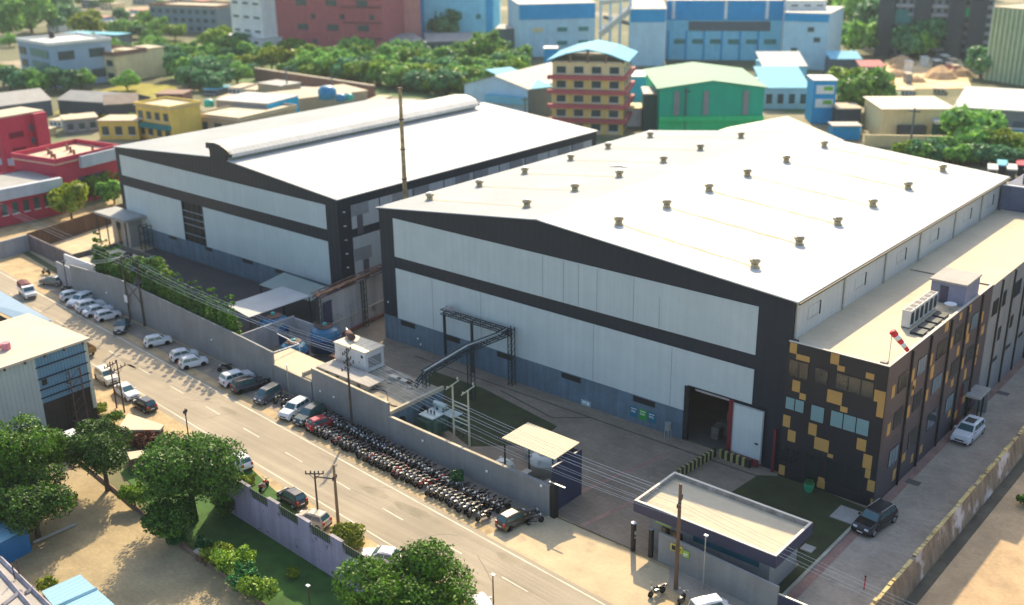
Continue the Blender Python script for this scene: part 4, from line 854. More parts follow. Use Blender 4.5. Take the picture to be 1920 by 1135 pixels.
mast.location = (Pm.x, Pm.y, 0)
for c_ in mast.children:
    off = LOC[mast.name]; c_.location = (off.x-Pm.x, off.y-Pm.y, 0)
MB().bar((Pm.x-.8, Pm.y, hh), (Pm.x+.5, Pm.y, hh), .12).top('mast_cap', M_rust, 'small crossbar on the tip of the tall thin mast', 'crossbar', (Pm.x, Pm.y, hh))
wg = 'overhead power lines along the compound wall'
nw = [0]
def wire(a, c, sag=.6, r=.016, n=14, lb='thin overhead power line strung between the utility poles'):
    a = Vector(a); c = Vector(c); b = MB(); pv = None
    for i in range(n+1):
        t = i/n; p = a.lerp(c, t)-Vector((0, 0, 4*sag*t*(1-t)))
        if pv is not None: b.tube(pv, p, r, 4)
        pv = p
    b.top('power_line', M_wire, lb, 'power line', tuple(a), wg)
for i in range(4): wire(tC[i], tA[i], 1.0); wire(tA[i], tB[i], 1.0, r=.017)
for i in range(2, 4): wire(tD[i], tA[4+i], 1.0)
for i in range(4): wire(tA[8+i], Vector((tB[i].x+.3*i, tB[i].y+.4, 7.4-.15*i)), 1.2, r=.013)
end = Vector((104, -28, 9.5))
for i in range(4): wire(tB[i], end+Vector((0, .5*i, 0)), 1.0, r=.013, n=10)
for i in range(4): wire(tE[i], tC[i], .5)
for i in range(3): wire(Vector((-110, -12+.4*i, 9)), tC[i], .8)

# ================================================================ vehicles
def paint(name, col, metal=.0): return mat('paint_'+name, col, .22, metal=metal, var=.03, scale=2, fine=9, spec=.7)
P_white = paint('white', (.72, .73, .74)); P_cream = paint('cream', (.66, .62, .50)); P_black = paint('black', (.012, .013, .016)); P_red = paint('red', (.33, .01, .02)); P_grey = paint('grey', (.11, .12, .13))
P_teal = paint('dark_teal', (.012, .06, .07)); P_green = paint('dark_green', (.025, .06, .05)); P_brown = paint('bronze', (.075, .06, .035)); P_beige = paint('silver_beige', (.46, .40, .30)); P_silver = paint('silver', (.38, .40, .42))
M_lampw = mat('headlamp', (.7, .72, .72), .15, var=.02); M_lampr = mat('tail_lamp', (.42, .01, .01), .25, var=.02); M_plate = mat('number_plate', (.7, .7, .68), .5, var=.05); M_trim = mat('black_trim', (.02, .02, .022), .5, var=.1)
KINDS = {   # length, width, height, outline of the body, windscreen foot/top, rear top/foot, belt, clearance
 'hatchback': dict(L=3.65, W=1.6, H=1.5, hood=.92, ws0=.98, ws1=.34, r1=-1.35, r0=-1.72, belt=.95, deck=None),
 'suv': dict(L=4.35, W=1.82, H=1.66, hood=1.08, ws0=1.02, ws1=.42, r1=-1.72, r0=-2.02, belt=1.08, deck=None),
 'sedan': dict(L=4.35, W=1.72, H=1.46, hood=.93, ws0=1.0, ws1=.25, r1=-1.05, r0=-1.62, belt=.93, deck=.98),
 'van': dict(L=3.7, W=1.6, H=1.75, hood=1.0, ws0=1.35, ws1=.78, r1=-1.6, r0=-1.8, belt=1.0, deck=None)}
def make_car(kind, label, paintm, P, ang, roofm=None, sunroof=False, rack=False, plate=True):
    k = KINDS[kind]; L, Wd, H = k['L'], k['W'], k['H']; h = L/2; w = Wd/2; cl = .2; wr_ = .31 if kind != 'suv' else .36
    t = thing('parked_car', label, kind if kind != 'hatchback' else 'hatchback', (0, 0, 0))
    t['category'] = 'car'
    xf, xr_ = h-.72, -h+.68
    def arch(cx):
        return [(cx+(wr_+.07)*math.cos(a), cl+.02+(wr_+.1)*math.sin(a)) for a in [math.pi*i/6 for i in range(7)]]
    belt = k['belt']
    out = [(h-.05, cl), (h, .45), (h-.03, .62), (h-.22, k['hood']-.12), (k['ws0']+.05, k['hood']+.02), (k['ws0']-.1, belt+.02), (k['r0']+.1, belt+.04)]
    if k['deck']: out += [(k['r0']-.02, k['deck']), (-h+.12, k['deck']-.04), (-h, .7)]
    else: out += [(-h+.08, belt), (-h, .75)]
    out += [(-h, .45), (-h+.05, cl)]
    low = arch(xr_)[::-1]+arch(xf)[::-1]
    # side outline, clockwise from front
    poly = out+[(x, z) for x, z in low]
    inset = lambda z: 0.0 if z < .6 else (.10*(z-.6)/(belt-.6))
    b = MB(); n = len(poly)
    b.v = [(x, -(w-inset(z)-(.09 if abs(x) > h-.3 else 0)), z) for x, z in poly]+[(x, (w-inset(z)-(.09 if abs(x) > h-.3 else 0)), z) for x, z in poly]
    b.f = [tuple(range(n)), tuple(range(2*n-1, n-1, -1))]+[((i+1) % n, i, n+i, n+(i+1) % n) for i in range(n)]
    b.obj('body', paintm, t, bevel=.05)
    # cabin
    w0, w1 = w-.11, w-.24
    zr = H; z0 = belt-.02
    base = [(k['ws0'], w0), (k['r0'], w0)]; top = [(k['ws1'], w1), (k['r1'], w1)]
    V = [(k['ws0'], -w0, z0), (k['ws0'], w0, z0), (k['r0'], w0, z0), (k['r0'], -w0, z0), (k['ws1'], -w1, zr-.06), (k['ws1'], w1, zr-.06), (k['r1'], w1, zr-.06), (k['r1'], -w1, zr-.06)]
    b = MB(); b.add(V, [(0,1,2,3),(7,6,5,4),(0,4,5,1),(1,5,6,2),(2,6,7,3),(3,7,4,0)]); b.obj('cabin', paintm, t, bevel=.03)
    b = MB(); x0, x1 = k['r1']-.04, k['ws1']+.03; xm = (x0+x1)/2
    b.add([(x0, -w1-.01, zr-.08), (x1, -w1-.01, zr-.08), (x1, w1+.01, zr-.08), (x0, w1+.01, zr-.08), (x0+.12, -w1+.12, zr-.01), (xm, -w1+.1, zr+.02), (x1-.15, -w1+.12, zr-.02), (x1-.15, w1-.12, zr-.02), (xm, w1-.1, zr+.02), (x0+.12, w1-.12, zr-.01)],
        [(0,3,2,1),(4,5,8,9),(5,6,7,8),(0,1,6,5,4),(1,2,7,6),(2,3,9,8,7),(3,0,4,9)]); b.obj('roof', roofm or paintm, t, bevel=.03)
    Vv = [Vector(v) for v in V]
    def pane(i, j, m_, o_, name, f0=.08, f1=.92, g0=.1, g1=.9, split=1):
        A, B, C, D = Vv[i], Vv[j], Vv[m_], Vv[o_]      # A,B base; D,C top
        nrm = (B-A).cross(D-A).normalized()
        cen = Vector(((k['ws0']+k['r0'])/2, 0, z0+.2))
        if nrm.dot((A+B+C+D)/4-cen) < 0: nrm = -nrm
        for q in range(split):
            a0 = f0+(f1-f0)*q/split+(.012 if q else 0); a1 = f0+(f1-f0)*(q+1)/split-(.012 if q < split-1 else 0)
            pt = lambda s, u: A.lerp(B, s).lerp(D.lerp(C, s), u)+nrm*.012
            MB().prism([pt(a0, g0), pt(a1, g0), pt(a1, g1), pt(a0, g1)], -nrm*.004).obj(name, M_glassc, t)
    pane(0, 1, 5, 4, 'windscreen', .06, .94, .08, .93)
    pane(3, 2, 6, 7, 'rear_window', .08, .92, .2 if not k['deck'] else .08, .88)
    pane(0, 3, 7, 4, 'side_window', .10, .93, .1, .86, 2 if kind != 'suv' else 3)
    pane(1, 2, 6, 5, 'side_window', .10, .93, .1, .86, 2 if kind != 'suv' else 3)
    for s in (-1, 1):
        MB().box(h-.2, s*(w-.42)-.17, .64, h-.035, s*(w-.42)+.17, .80).obj('headlight', M_lampw, t, bevel=.03)
        MB().box(-h-.01, s*(w-.26)-.12, .66, -h+.14, s*(w-.26)+.12, .98 if kind != 'sedan' else .85).obj('tail_light', M_lampr, t, bevel=.02)
        MB().box(k['ws0']-.28, s*(w+.02)-.09, belt+.0, k['ws0']-.12, s*(w+.02)+.09, belt+.15).obj('wing_mirror', paintm, t)
        for cx in (xf, xr_):
            ww = MB().lathe((cx, s*(w-.12), wr_), [(0, -.1), (wr_, -.1), (wr_+.01, 0), (wr_, .1), (0, .1)], 18, 'y').obj('wheel', M_tyre, t, smooth=False)
            MB().lathe((cx, s*(w-.01), wr_), [(0, .012), (wr_*.62, .012), (wr_*.66, -.02)], 12, 'y').obj('rim', M_rim, ww)
    MB().box(h-.02, -.42, .48, h+.012, .42, .62).obj('grille', M_trim, t)
    MB().box(h-.03, -w+.2, .24, h+.02, w-.2, .36).obj('bumper_trim', M_trim, t); MB().box(-h-.02, -w+.2, .24, -h+.03, w-.2, .40).obj('bumper_trim', M_trim, t)
    if plate:
        MB().box(h+.013, -.24, .38, h+.03, .24, .48).obj('number_plate', M_plate, t); MB().box(-h-.035, -.24, .52, -h-.005, .24, .64).obj('number_plate', M_plate, t)
    if sunroof: MB().box(-.9, -.42, zr+.015, .15, .42, zr+.035).obj('sunroof', M_glassd, t)
    if rack:
        for s in (-1, 1): MB().tube((x0+.2, s*(w1-.05), zr+.06), (x1-.2, s*(w1-.05), zr+.06), .03).obj('roof_rail', M_gsteel, t)
    t.location = (P[0], P[1], 0); t.rotation_euler = (0, 0, R(ang))
    if kind == 'suv' and 'lane' in label or 'glossy' in label: t.scale = (1.2, 1.18, 1.12)
    return t
def at(u, v, z=1.4): return G(u, v, z)
M_hotroof = None
cars = [
 ('hatchback', 'white hatchback at the far left end of the parked row by the wall', P_white, Vector((-49.5,-19.6,0)), 262-180),
 ('suv', 'white car facing the road, second from the left in the parked row', P_white, Vector((-46.4,-19.9,0)), 286),
 ('suv', 'white estate car, middle of the five white cars by the wall', P_white, Vector((-42.9,-20.2,0)), 80),
 ('sedan', 'white saloon, fourth from the left in the parked row by the wall', P_white, Vector((-40.3,-20.5,0)), 82),
 ('hatchback', 'white hatchback, last of the five white cars, left of the teal saloon', P_white, Vector((-37.2,-20.7,0)), 80),
 ('sedan', 'dark teal saloon parked nose to the road beside the paired poles', P_teal, Vector((-31.6,-21.7,0)), 318),
 ('hatchback', 'small white hatchback parked alone by the wall right of the teal saloon', P_white, at(294, 629), 73),
 ('hatchback', 'white hatchback parked behind another, left of the two', P_white, at(343, 655), 74),
 ('hatchback', 'white hatchback nearer the road, right one of the overlapping two', P_white, at(361, 668), 73),
 ('suv', 'white car nose to the wall, left of the black four-wheel drive', P_white, Vector((-3.6,-22.2,0)), 82),
 ('suv', 'black four-wheel drive with roof rails beside the white car', P_black, Vector((-0.7,-22.5,0)), 76),
 ('van', 'dark grey hatchback facing the road, between motorcycles', P_grey, Vector((3.6,-22.9,0)), 278),
 ('suv', 'white four-wheel drive facing the road beside the dark green one', P_white, Vector((9.3,-23.3,0)), 281),
 ('suv', 'dark green four-wheel drive facing the road beside the red car', P_green, Vector((11.9,-23.2,0)), 280),
 ('hatchback', 'dark red hatchback at the left end of the motorcycle rows', P_red, Vector((14.6,-23.6,0)), 80),
 ('hatchback', 'bronze hatchback at the right end of the motorcycle rows, sun on its roof', P_brown, Vector((44.8,-25.2,0)), 84),
 ('suv', 'cream-white tall hatchback on the verge beside the left workshop', P_cream, Vector((-17.0,-32.4,0)), -8),
 ('sedan', 'white saloon on the grass verge between the dark pole pair and the black hatchback', P_white, Vector((-11.0,-33.2,0)), -6),
 ('hatchback', 'small black hatchback on the sandy verge, seen from behind', P_black, Vector((-5.9,-33.8,0)), 178),
 ('hatchback', 'white hatchback half hidden behind the largest tree', P_white, Vector((14.6,-35.0,0)), 172),
 ('hatchback', 'black hatchback on the near verge, seen from behind, left of the beige one', P_black, Vector((25.0,-36.2,0)), 176),
 ('hatchback', 'silver-beige hatchback on the near verge behind the dark pole', P_beige, Vector((29.8,-37.5,0)), 192),
 ('sedan', 'white saloon on the verge behind the bottom tree', P_white, Vector((39.8,-37.6,0)), 205),
 ('sedan', 'white car cut by the bottom edge of the view', P_white, at(906, 1128), 150),
 ('suv', 'white four-wheel drive with a dark sunroof driving down the side lane', P_white, at(1817, 798), 268),
 ('suv', 'glossy black four-wheel drive beside the corner of the office block', P_black, at(1642, 962), 262),
 ('van', 'white van at the bottom edge below the gate house', P_white, at(1333, 1128), 60),
 ('sedan', 'dark grey saloon in the shade at the far left end of the compound wall', P_grey, at(97, 518), 200),
 ('hatchback', 'silver car parked by the yellow house beyond the left roof', P_silver, G(285, 250), 20),
]
for i, (kd, lb, pm, P, an) in enumerate(cars):
    make_car(kd, lb, pm, P, an, sunroof=('sunroof' in lb), rack=(pm is P_black and kd == 'suv'), roofm=M_glassd if 'dark sunroof' in lb and 0 else None)

# pickup, small truck and loader
def truck(label, P, ang, cab, bodym, cover=None, L=4.9):
    t = thing('pickup_truck', label, 'truck', (0, 0, 0)); w = .85; h = L/2
    b = MB(); b.prism([(h, -w, .35), (h, -w, .95), (h-.35, -w, 1.1), (h-.75, -w, 1.12), (h-1.15, -w, 1.85), (h-1.95, -w, 1.9), (h-2.0, -w, .35)], (0, 2*w, 0)); b.obj('cab', cab, t, bevel=.05)
    MB().prism([(h-.80, -w+.1, 1.16), (h-.80, w-.1, 1.16), (h-1.12, w-.15, 1.78), (h-1.12, -w+.15, 1.78)], (.02, 0, .01)).obj('windscreen', M_glassc, t)
    for s in (-1, 1): MB().box(h-1.85, s*(w+.006)-.005, 1.2, h-1.2, s*(w+.006)+.005, 1.7).obj('side_window', M_glassc, t); MB().box(h-.03, s*.6-.15, .65, h+.02, s*.6+.15, .82).obj('headlight', M_lampw, t)
    MB().box(-h, -w-.03, .6, h-2.05, w+.03, .7).obj('bed', bodym, t)
    for q in ((-h, -w-.03, h-2.05, -w+.02), (-h, w-.02, h-2.05, w+.03), (-h, -w+.02, -h+.05, w-.02)): MB().box(q[0], q[1], .7, q[2], q[3], 1.3).obj('side_board', bodym, t)
    for x in (h-.85, -h+.9):
        for s in (-1, 1):
            ww = MB().lathe((x, s*(w-.1), .34), [(0, -.1), (.34, -.1), (.34, .1), (0, .1)], 16, 'y').obj('wheel', M_tyre, t); MB().lathe((x, s*w+s*.005, .34), [(0, .01), (.2, .01)], 10, 'y').obj('rim', M_rim, ww)
    if cover:
        MB().add([(-h, -w, 1.3), (h-2.05, -w, 1.3), (h-2.05, w, 1.3), (-h, w, 1.3), (-h, -w+.15, 1.95), (h-2.05, -w+.15, 1.95), (h-2.05, w-.15, 1.95), (-h, w-.15, 1.95), (-h, 0, 2.12), (h-2.05, 0, 2.12)],
            [(0,1,5,4),(2,3,7,6),(4,5,9,8),(8,9,6,7),(0,4,8,7,3),(1,2,6,9,5),(0,3,2,1)]).obj('tarpaulin', cover, t, bevel=.04)
    MB().box(h+.0, -.6, .4, h+.03, .6, .6).obj('bumper', M_trim, t)
    t.location = (P[0], P[1], 0); t.rotation_euler = (0, 0, R(ang)); return t
truck('white pickup with a maroon tarpaulin driving on the road at the far left', Vector((-56.5,-23.3,0)), -12, P_white, P_white, mat('maroon_tarpaulin', (.14, .03, .04), .8, var=.2))
truck('ochre-bodied small truck with a rough load, half hidden behind the left workshop', Vector((-28.2,-29.6,0)), 176, P_cream, mat('ochre_boards', (.38, .24, .08), .8, var=.3))
q = Vector((-29.0, -29.6, 1.4))
for i in range(6): MB().tube((q.x-.6+.22*i, q.y-.7, 1.4+.06*i), (q.x-.8+.3*i, q.y+.8, 1.5+.03*(i % 3)), .07).top('log', M_rust, 'dark bar loaded on the ochre truck', 'bar', (q.x, q.y, 1.4), 'bars loaded on the ochre truck')
ld = thing('loader', 'white machine with a flat canopy and sloping front, between the two left trees', 'loader', tuple(at(128, 828, 0)))
P = at(135, 815, 2.3); Q = at(122, 838, 1.2)
MB().box(P.x-1.3, P.y-.8, 2.2, P.x+1.3, P.y+.8, 2.35).obj('canopy', P_white, ld); MB().box(Q.x-.9, Q.y-.7, .5, Q.x+1.0, Q.y+.7, 1.25).obj('bonnet', P_white, ld, bevel=.1)
MB().box(P.x-1.2, P.y-.7, .5, P.x+1.2, P.y+.7, 1.1).obj('body', M_grey, ld)
for sx in (-1.1, 1.1):
    for sy in (-.65, .65): MB().bar((P.x+sx, P.y+sy, 1.1), (P.x+sx, P.y+sy, 2.2), .08).obj('canopy_post', M_steel, ld)
for dx, dy in ((-.9, -.75), (.9, -.75), (-.9, .75), (.9, .75)): MB().lathe((P.x+dx, P.y+dy, .45), [(0, -.15), (.45, -.15), (.45, .15), (0, .15)], 14, 'y').obj('wheel', M_tyre, ld)

# ---------------------------------------------------------------- motorcycles
M_chr = mat('chrome', (.30, .31, .32), .2, metal=1, var=.02); M_mir = mat('mirror_glass', (.9, .92, .93), .06, metal=1, var=.01); M_brim = mat('bike_rim', (.03, .03, .03), .6, var=.1); M_seat = mat('seat_vinyl', (.015, .015, .016), .45, var=.1)
def make_bike(tankm, label, group):
    t = thing('motorcycle', label, 'motorcycle', (0, 0, 0), group)
    for x in (.66, -.62):
        ww = MB().lathe((x, 0, .3), [(.20, -.03), (.24, -.055), (.30, -.03), (.30, .03), (.24, .055), (.20, .03)], 16, 'y').obj('wheel', M_tyre, t)
        MB().lathe((x, 0, .3), [(0, .05), (.06, .05), (.20, .02)], 10, 'y').lathe((x, 0, .3), [(.17, -.035), (.20, -.02), (.17, .035)], 10, 'y').obj('rim', M_brim, ww)
    b = MB(); b.bar((.42, 0, .80), (-.35, 0, .62), .07); b.bar((.42, 0, .78), (.2, 0, .3), .06); b.bar((.2, 0, .3), (-.3, 0, .32), .06); b.bar((-.3, 0, .32), (-.62, 0, .3), .05); b.bar((-.35, 0, .62), (-.75, 0, .70), .05); b.obj('frame', M_black, t)
    MB().box(-.12, -.13, .3, .24, .13, .58).obj('engine', mat('engine_metal', (.22, .22, .22), .4, metal=.6), t, bevel=.03)
    MB().ball((.2, 0, .86), .30, .15, .14, 10, 6).obj('fuel_tank', tankm, t, smooth=True)
    MB().add([(.0, -.12, .78), (-.75, -.1, .80), (-.75, .1, .80), (0, .12, .78), (-.02, -.11, .87), (-.35, -.12, .86), (-.8, -.08, .96), (-.8, .08, .96), (-.35, .12, .86), (-.02, .11, .87)],
        [(0,3,2,1),(4,5,8,9),(5,6,7,8),(0,1,6,5,4),(3,9,8,7,2),(1,2,7,6),(0,4,9,3)]).obj('seat', M_seat, t)
    MB().box(-.98, -.07, .72, -.72, .07, .84).obj('tail', tankm, t, bevel=.02); MB().box(-1.02, -.05, .76, -.975, .05, .82).obj('tail_light', M_lampr, t)
    for s in (-1, 1): MB().tube((.66, s*.08, .3), (.42, s*.08, .98), .03).obj('fork', M_chr, t)
    MB().tube((.40, -.36, 1.08), (.46, -.12, 1.02), .02).tube((.46, -.12, 1.02), (.46, .12, 1.02), .02).tube((.46, .12, 1.02), (.40, .36, 1.08), .02).obj('handlebar', M_black, t)
    MB().ball((.56, 0, .92), .10, .12, .12, 8, 5).obj('headlight', M_lampw, t, smooth=True)
    for s in (-1, 1):
        q = MB().tube((.43, s*.26, 1.05), (.44, s*.33, 1.2), .012, 4).obj('mirror_stem', M_black, t); MB().ball((.44, s*.35, 1.24), .03, .08, .055, 8, 5).obj('mirror', M_mir, q, smooth=True)
    MB().tube((.15, -.17, .3), (-.75, -.2, .36), .045, 8, .06).obj('exhaust', M_chr, t, smooth=True)
    MB().add([(.9, -.06, .42), (.8, -.06, .6), (.62, -.06, .66), (.42, -.06, .6), (.9, .06, .42), (.8, .06, .6), (.62, .06, .66), (.42, .06, .6)], [(0,1,5,4),(1,2,6,5),(2,3,7,6)]).obj('front_mudguard', tankm, t)
    MB().box(-.55, -.2, .45, -.15, -.14, .68).box(-.55, .14, .45, -.15, .2, .68).obj('side_cover', tankm, t)
    return t
tk = [paint('bike_black', (.012, .012, .014)), paint('bike_silver', (.3, .31, .33)), P_red, paint('bike_blue', (.02, .03, .09)), paint('bike_grey', (.08, .085, .09))]
gm_ = 'motorcycles packed in rows along the compound wall'
protos = [make_bike(m_, 'motorcycle', gm_) for m_ in tk]
used = [False]*5
LB = {0: ('black motorcycle in the front row nearest the road', 'black motorcycle in the back row against the compound wall'), 1: ('silver-tanked motorcycle in the front row nearest the road', 'silver-tanked motorcycle in the back row against the compound wall'),
      2: ('red motorcycle in the front row nearest the road', 'red motorcycle in the back row against the wall'), 3: ('dark blue motorcycle in the front row nearest the road', 'dark blue motorcycle in the back row against the wall'),
      4: ('grey motorcycle in the front row nearest the road', 'grey motorcycle in the back row against the wall')}
def place_bike(k, x, y, ang, label):
    o = protos[k] if not used[k] else clone(protos[k], (0, 0, 0)); used[k] = True
    o.location = (x, y, 0); o.rotation_euler = (R(rnd.uniform(-1, 1)), R(0), R(ang)); o['label'] = label; return o
br_ = random.Random(4)
for row in (0, 1):
    x = 13.6 if row else 12.9
    while x < 42.6:
        k = br_.choices([0, 1, 3, 4, 2], [9, 1.2, 3, 3, .35])[0]
        if row == 0 and abs(x-33.4) < .32: k = 2
        if row == 0 and abs(x-30.2) < .3: k = 2
        y = (nl(x)+2.3 if row == 0 else nl(x)+4.55)+br_.uniform(-.22, .22)
        place_bike(k, x+br_.uniform(-.05, .05), y, (250 if row == 0 else 248)+br_.uniform(-13, 13), LB[k][row])
        x += .58+br_.random()*.16+(.5 if br_.random() < .05 else 0)
for (u, v, an, k, lb) in ((86, 508, 200, 0, 'black motorcycle at the far left beside the grey saloon'), (125, 541, 230, 0, 'black motorcycle between the short steel pole and the white cars'),
    (421, 688, 240, 0, 'black motorcycle behind the white car by the wall'), (512, 738, 250, 4, 'grey motorcycle beside the dark grey hatchback'), (526, 747, 250, 0, 'black motorcycle left of the white four-wheel drive'), (497, 715, 240, 0, 'black motorcycle behind the dark grey hatchback'),
    (997, 962, 60, 0, 'black motorcycle between the bronze hatchback and the wall end'), (1003, 972, 62, 4, 'last motorcycle beside the bronze hatchback, at the wall end'),
    (1232, 1105, 250, 0, 'black scooter parked below the gate house wall'), (1278, 1122, 100, 0, 'dark motorcycle at the foot of the brown utility pole'), (494, 908, 110, 2, 'motorcycle ridden up against the lilac garden wall'), (540, 752, 255, 0, 'black motorcycle touching the white four-wheel drive')):
    P = G(u, v, .6); place_bike(k, P.x, P.y, an, lb)
for p_, u_ in zip(protos, used): assert u_

# ================================================================ vegetation builders
NR = np.random.RandomState(3)
def leaf_me(name, lobes, n, size, mat_, seed=0, up=.35, flat=.8):
    r = np.random.RandomState(seed+17); L = np.array([l[:3] for l in lobes], float); Rr = np.array([l[3] for l in lobes], float)
    pr = Rr**2; pr /= pr.sum(); idx = r.choice(len(lobes), n, p=pr)
    d = r.normal(size=(n, 3)); d[:, 2] += up; d /= np.linalg.norm(d, axis=1)[:, None]
    rad = Rr[idx]*(1-.45*r.rand(n)**2.2)*(1+.12*r.normal(size=n)*.6); p = L[idx]+d*rad[:, None]*np.array([1, 1, flat])
    nr = d+r.normal(size=(n, 3))*.65; nr /= np.linalg.norm(nr, axis=1)[:, None]
    t = np.cross(nr, r.normal(size=(n, 3))); t /= np.linalg.norm(t, axis=1)[:, None]; b = np.cross(nr, t)
    s = (size*(.6+.8*r.rand(n)))[:, None]
    q = np.stack([p-t*s*.9, p-b*s*.55+t*s*.1, p+t*s*.9-nr*s*.25, p+b*s*.55+t*s*.1], 1).reshape(-1, 3)
    me = bpy.data.meshes.new(name); me.vertices.add(4*n); me.vertices.foreach_set('co', q.ravel().astype(np.float32))
    me.loops.add(4*n); me.loops.foreach_set('vertex_index', np.arange(4*n, dtype=np.int32)); me.polygons.add(n); me.polygons.foreach_set('loop_start', np.arange(0, 4*n, 4, dtype=np.int32))
    me.update(calc_edges=True); me.validate(); me.materials.append(mat_); return me
def crown_lobes(r, h, n, seed, squash=.8):
    q = random.Random(seed); out = [(0, 0, h, r*.62)]
    for i in range(n):
        a = q.random()*6.283; e = q.uniform(-.35, .95); rr_ = r*q.uniform(.20, .46); d = r*q.uniform(.42, .84)
        out.append((d*math.cos(a)*math.cos(e), d*math.sin(a)*math.cos(e), h+d*math.sin(e)*squash, rr_))
    return out
def tree(label, x, y, r, h, mleaf, n=7000, size=.22, seed=1, name='broadleaf_tree', cat='tree', group=None, lobes=16, trunk=True, squash=.8):
    t = thing(name, label, cat, (x, y, 0), group); LB_ = crown_lobes(r, h, lobes, seed, squash)
    me = leaf_me('crown', LB_, n, size, mleaf, seed); o = bpy.data.objects.new('crown', me); sc.collection.objects.link(o); o.parent = t; LOC[o.name] = LOC[t.name]
    if trunk:
        b = MB(); b.tube((x, y, 0), (x, y, h*.62), max(.09, r*.075), 8, max(.05, r*.045)); b.obj('trunk', M_bark, t)
        b = MB()
        for l in LB_[1:8]: b.tube((x, y, h*.5), (x+l[0]*.8, y+l[1]*.8, l[2]), r*.03, 5, r*.012)
        b.obj('limbs', M_bark, t)
    return t
LM_mango = leafmat('mango_leaf', '0e2c08', '6c9c28'); LM_dark = leafmat('dark_leaf', '0a2408', '618f30'); LM_bright = leafmat('bright_leaf', '2c5a18', '9cbc38'); LM_bush = leafmat('bush_leaf', '0c2a10', '2f7a3a')
LM_red = leafmat('russet_leaf', '30160e', '7a4a34'); LM_far = leafmat('far_leaf', '357038', 'a0d05c'); LM_far2 = leafmat('far_leaf_dark', '286048', '74aa6c'); LM_yel = leafmat('yellow_leaf', '4c6416', 'a8b438')
def cen(u, v, z): p = G(u, v, z); return p.x, p.y
x, y = cen(354, 893, 5.0); tree('largest dark green tree, in the middle of the near roadside garden', x, y, 5.35, 5.3, LM_dark, 26000, .16, 1, lobes=26, squash=.85)
x, y = cen(190, 845, 4.6); tree('dark round tree between the left workshop and the largest tree', x, y, 3.8, 4.8, LM_dark, 15000, .155, 2, lobes=20)
x, y = cen(38, 865, 5.5); tree('broad bright-topped tree cut by the left edge of the view', x, y, 5.0, 5.6, LM_mango, 22000, .165, 3, lobes=24)
x, y = cen(60, 945, 3.6); tree('lower tree in front of the broad left-edge tree, beside the blue shed', x, y, 3.9, 3.8, LM_dark, 14000, .165, 4, lobes=18)
x, y = cen(757, 1128, 5.0); tree('tree with a domed crown at the bottom middle of the view', x, y, 5.0, 5.2, LM_mango, 24000, .16, 5, lobes=26)
x, y = cen(-20, 960, 3.2); tree('tree mostly outside the left edge of the view', x, y, 3.2, 3.6, LM_mango, 6000, .2, 6)
x, y = cen(315, 975, 2.5); tree('low dark tree leaning from the foot of the largest tree', x, y, 2.6, 2.6, LM_dark, 6000, .18, 7)
x, y = cen(272, 828, 1.6); tree('russet-leaved bush beside the flat sandy roof', x, y, 1.7, 1.4, LM_red, 2600, .16, 8, 'bush', 'bush')
x, y = cen(250, 925, 1.6); tree('bright small bush between the two roadside trees', x, y, 1.5, 1.5, LM_bright, 2400, .15, 9, 'bush', 'bush')
x, y = cen(651, 1003, .9); tree('yellow-green bush at the foot of the stout brown pole', x, y, 1.9, .8, LM_yel, 3000, .15, 10, 'bush', 'bush', squash=.45)
x, y = cen(380, 1022, 2.2); tree('little topiary tree in the brick planter', x, y, .85, 2.4, LM_bush, 1500, .12, 11, 'small_tree')
for i, (u, v, r_, mt, lb) in enumerate(((405, 1050, 1.6, LM_yel, 'yellow-green bush, first of the hedge by the courtyard kerb'), (440, 1065, 1.9, LM_bright, 'tall bright bush in the hedge by the courtyard kerb'), (462, 1095, 1.8, LM_bush, 'darker bush in the hedge by the courtyard kerb'), (492, 1120, 2.0, LM_bright, 'bright bush at the bottom end of the courtyard hedge'),
    (330, 1010, 1.2, LM_bush, 'small dark bush where the courtyard hedge starts'), (548, 1068, .6, LM_yel, 'single small sapling alone on the garden lawn'), (85, 1098, .9, LM_yel, 'spiky yellow plant beside the lower blue shed'), (215, 785, 1.3, LM_bright, 'bright grass clump under the dark pole pair'), (190, 765, 1.0, LM_yel, 'yellow grass clump beside the left workshop'), (462, 905, 1.2, LM_yel, 'yellow weeds on the verge left of the lilac wall'), (420, 950, 1.6, LM_dark, 'dark bush against the lilac wall'))):
    x, y = cen(u, v, .8); tree(lb, x, y, r_, r_*.75, mt, int(900*r_), .15, 30+i, 'bush', 'bush', trunk=False)
# row of narrow trees behind the wall
gN = 'narrow trees in a row behind the compound wall'
def narrow(x, y, h, seed, lb):
    q = random.Random(seed); L_ = [(q.uniform(-.15, .15), q.uniform(-.15, .15), h*k/9, .88*(1-max(0, k-5)/6.0)) for k in range(1, 10)]
    t = thing('columnar_tree', lb, 'tree', (x, y, 0), gN); me = leaf_me('crown', L_, 1900, .17, leafmat('row_leaf', '0e3010', '5d9030') if seed % 4 else LM_mango, seed); o = bpy.data.objects.new('crown', me); sc.collection.objects.link(o); o.parent = t
    MB().tube((x, y, 0), (x, y, h*.8), .09, 6, .03).obj('trunk', M_bark, t)
tp = [(-47.2, -15.8, 7.6), (-46.0, -16.0, 7.7)]
for k in range(26): tp.append((-44.6+k*1.42, -16.2-.075*k, 6.6+.7*math.sin(k*2.1)-.03*k))
for i, (x, y, h) in enumerate(tp):
    if 8 <= i <= 10: continue
    narrow(x, y, h+2.6, i+1, 'narrow dark green tree in the row behind the compound wall' if i > 1 else 'tall narrow tree in front of the low guard house')
tree('spreading round tree amid the row of narrow trees', -33.8, -14.9, 3.1, 6.6, LM_mango, 6000, .19, 50)
tree('bushy green tree right of the spreading round tree', -29.4, -15.6, 1.8, 6.4, LM_bright, 2500, .17, 51)
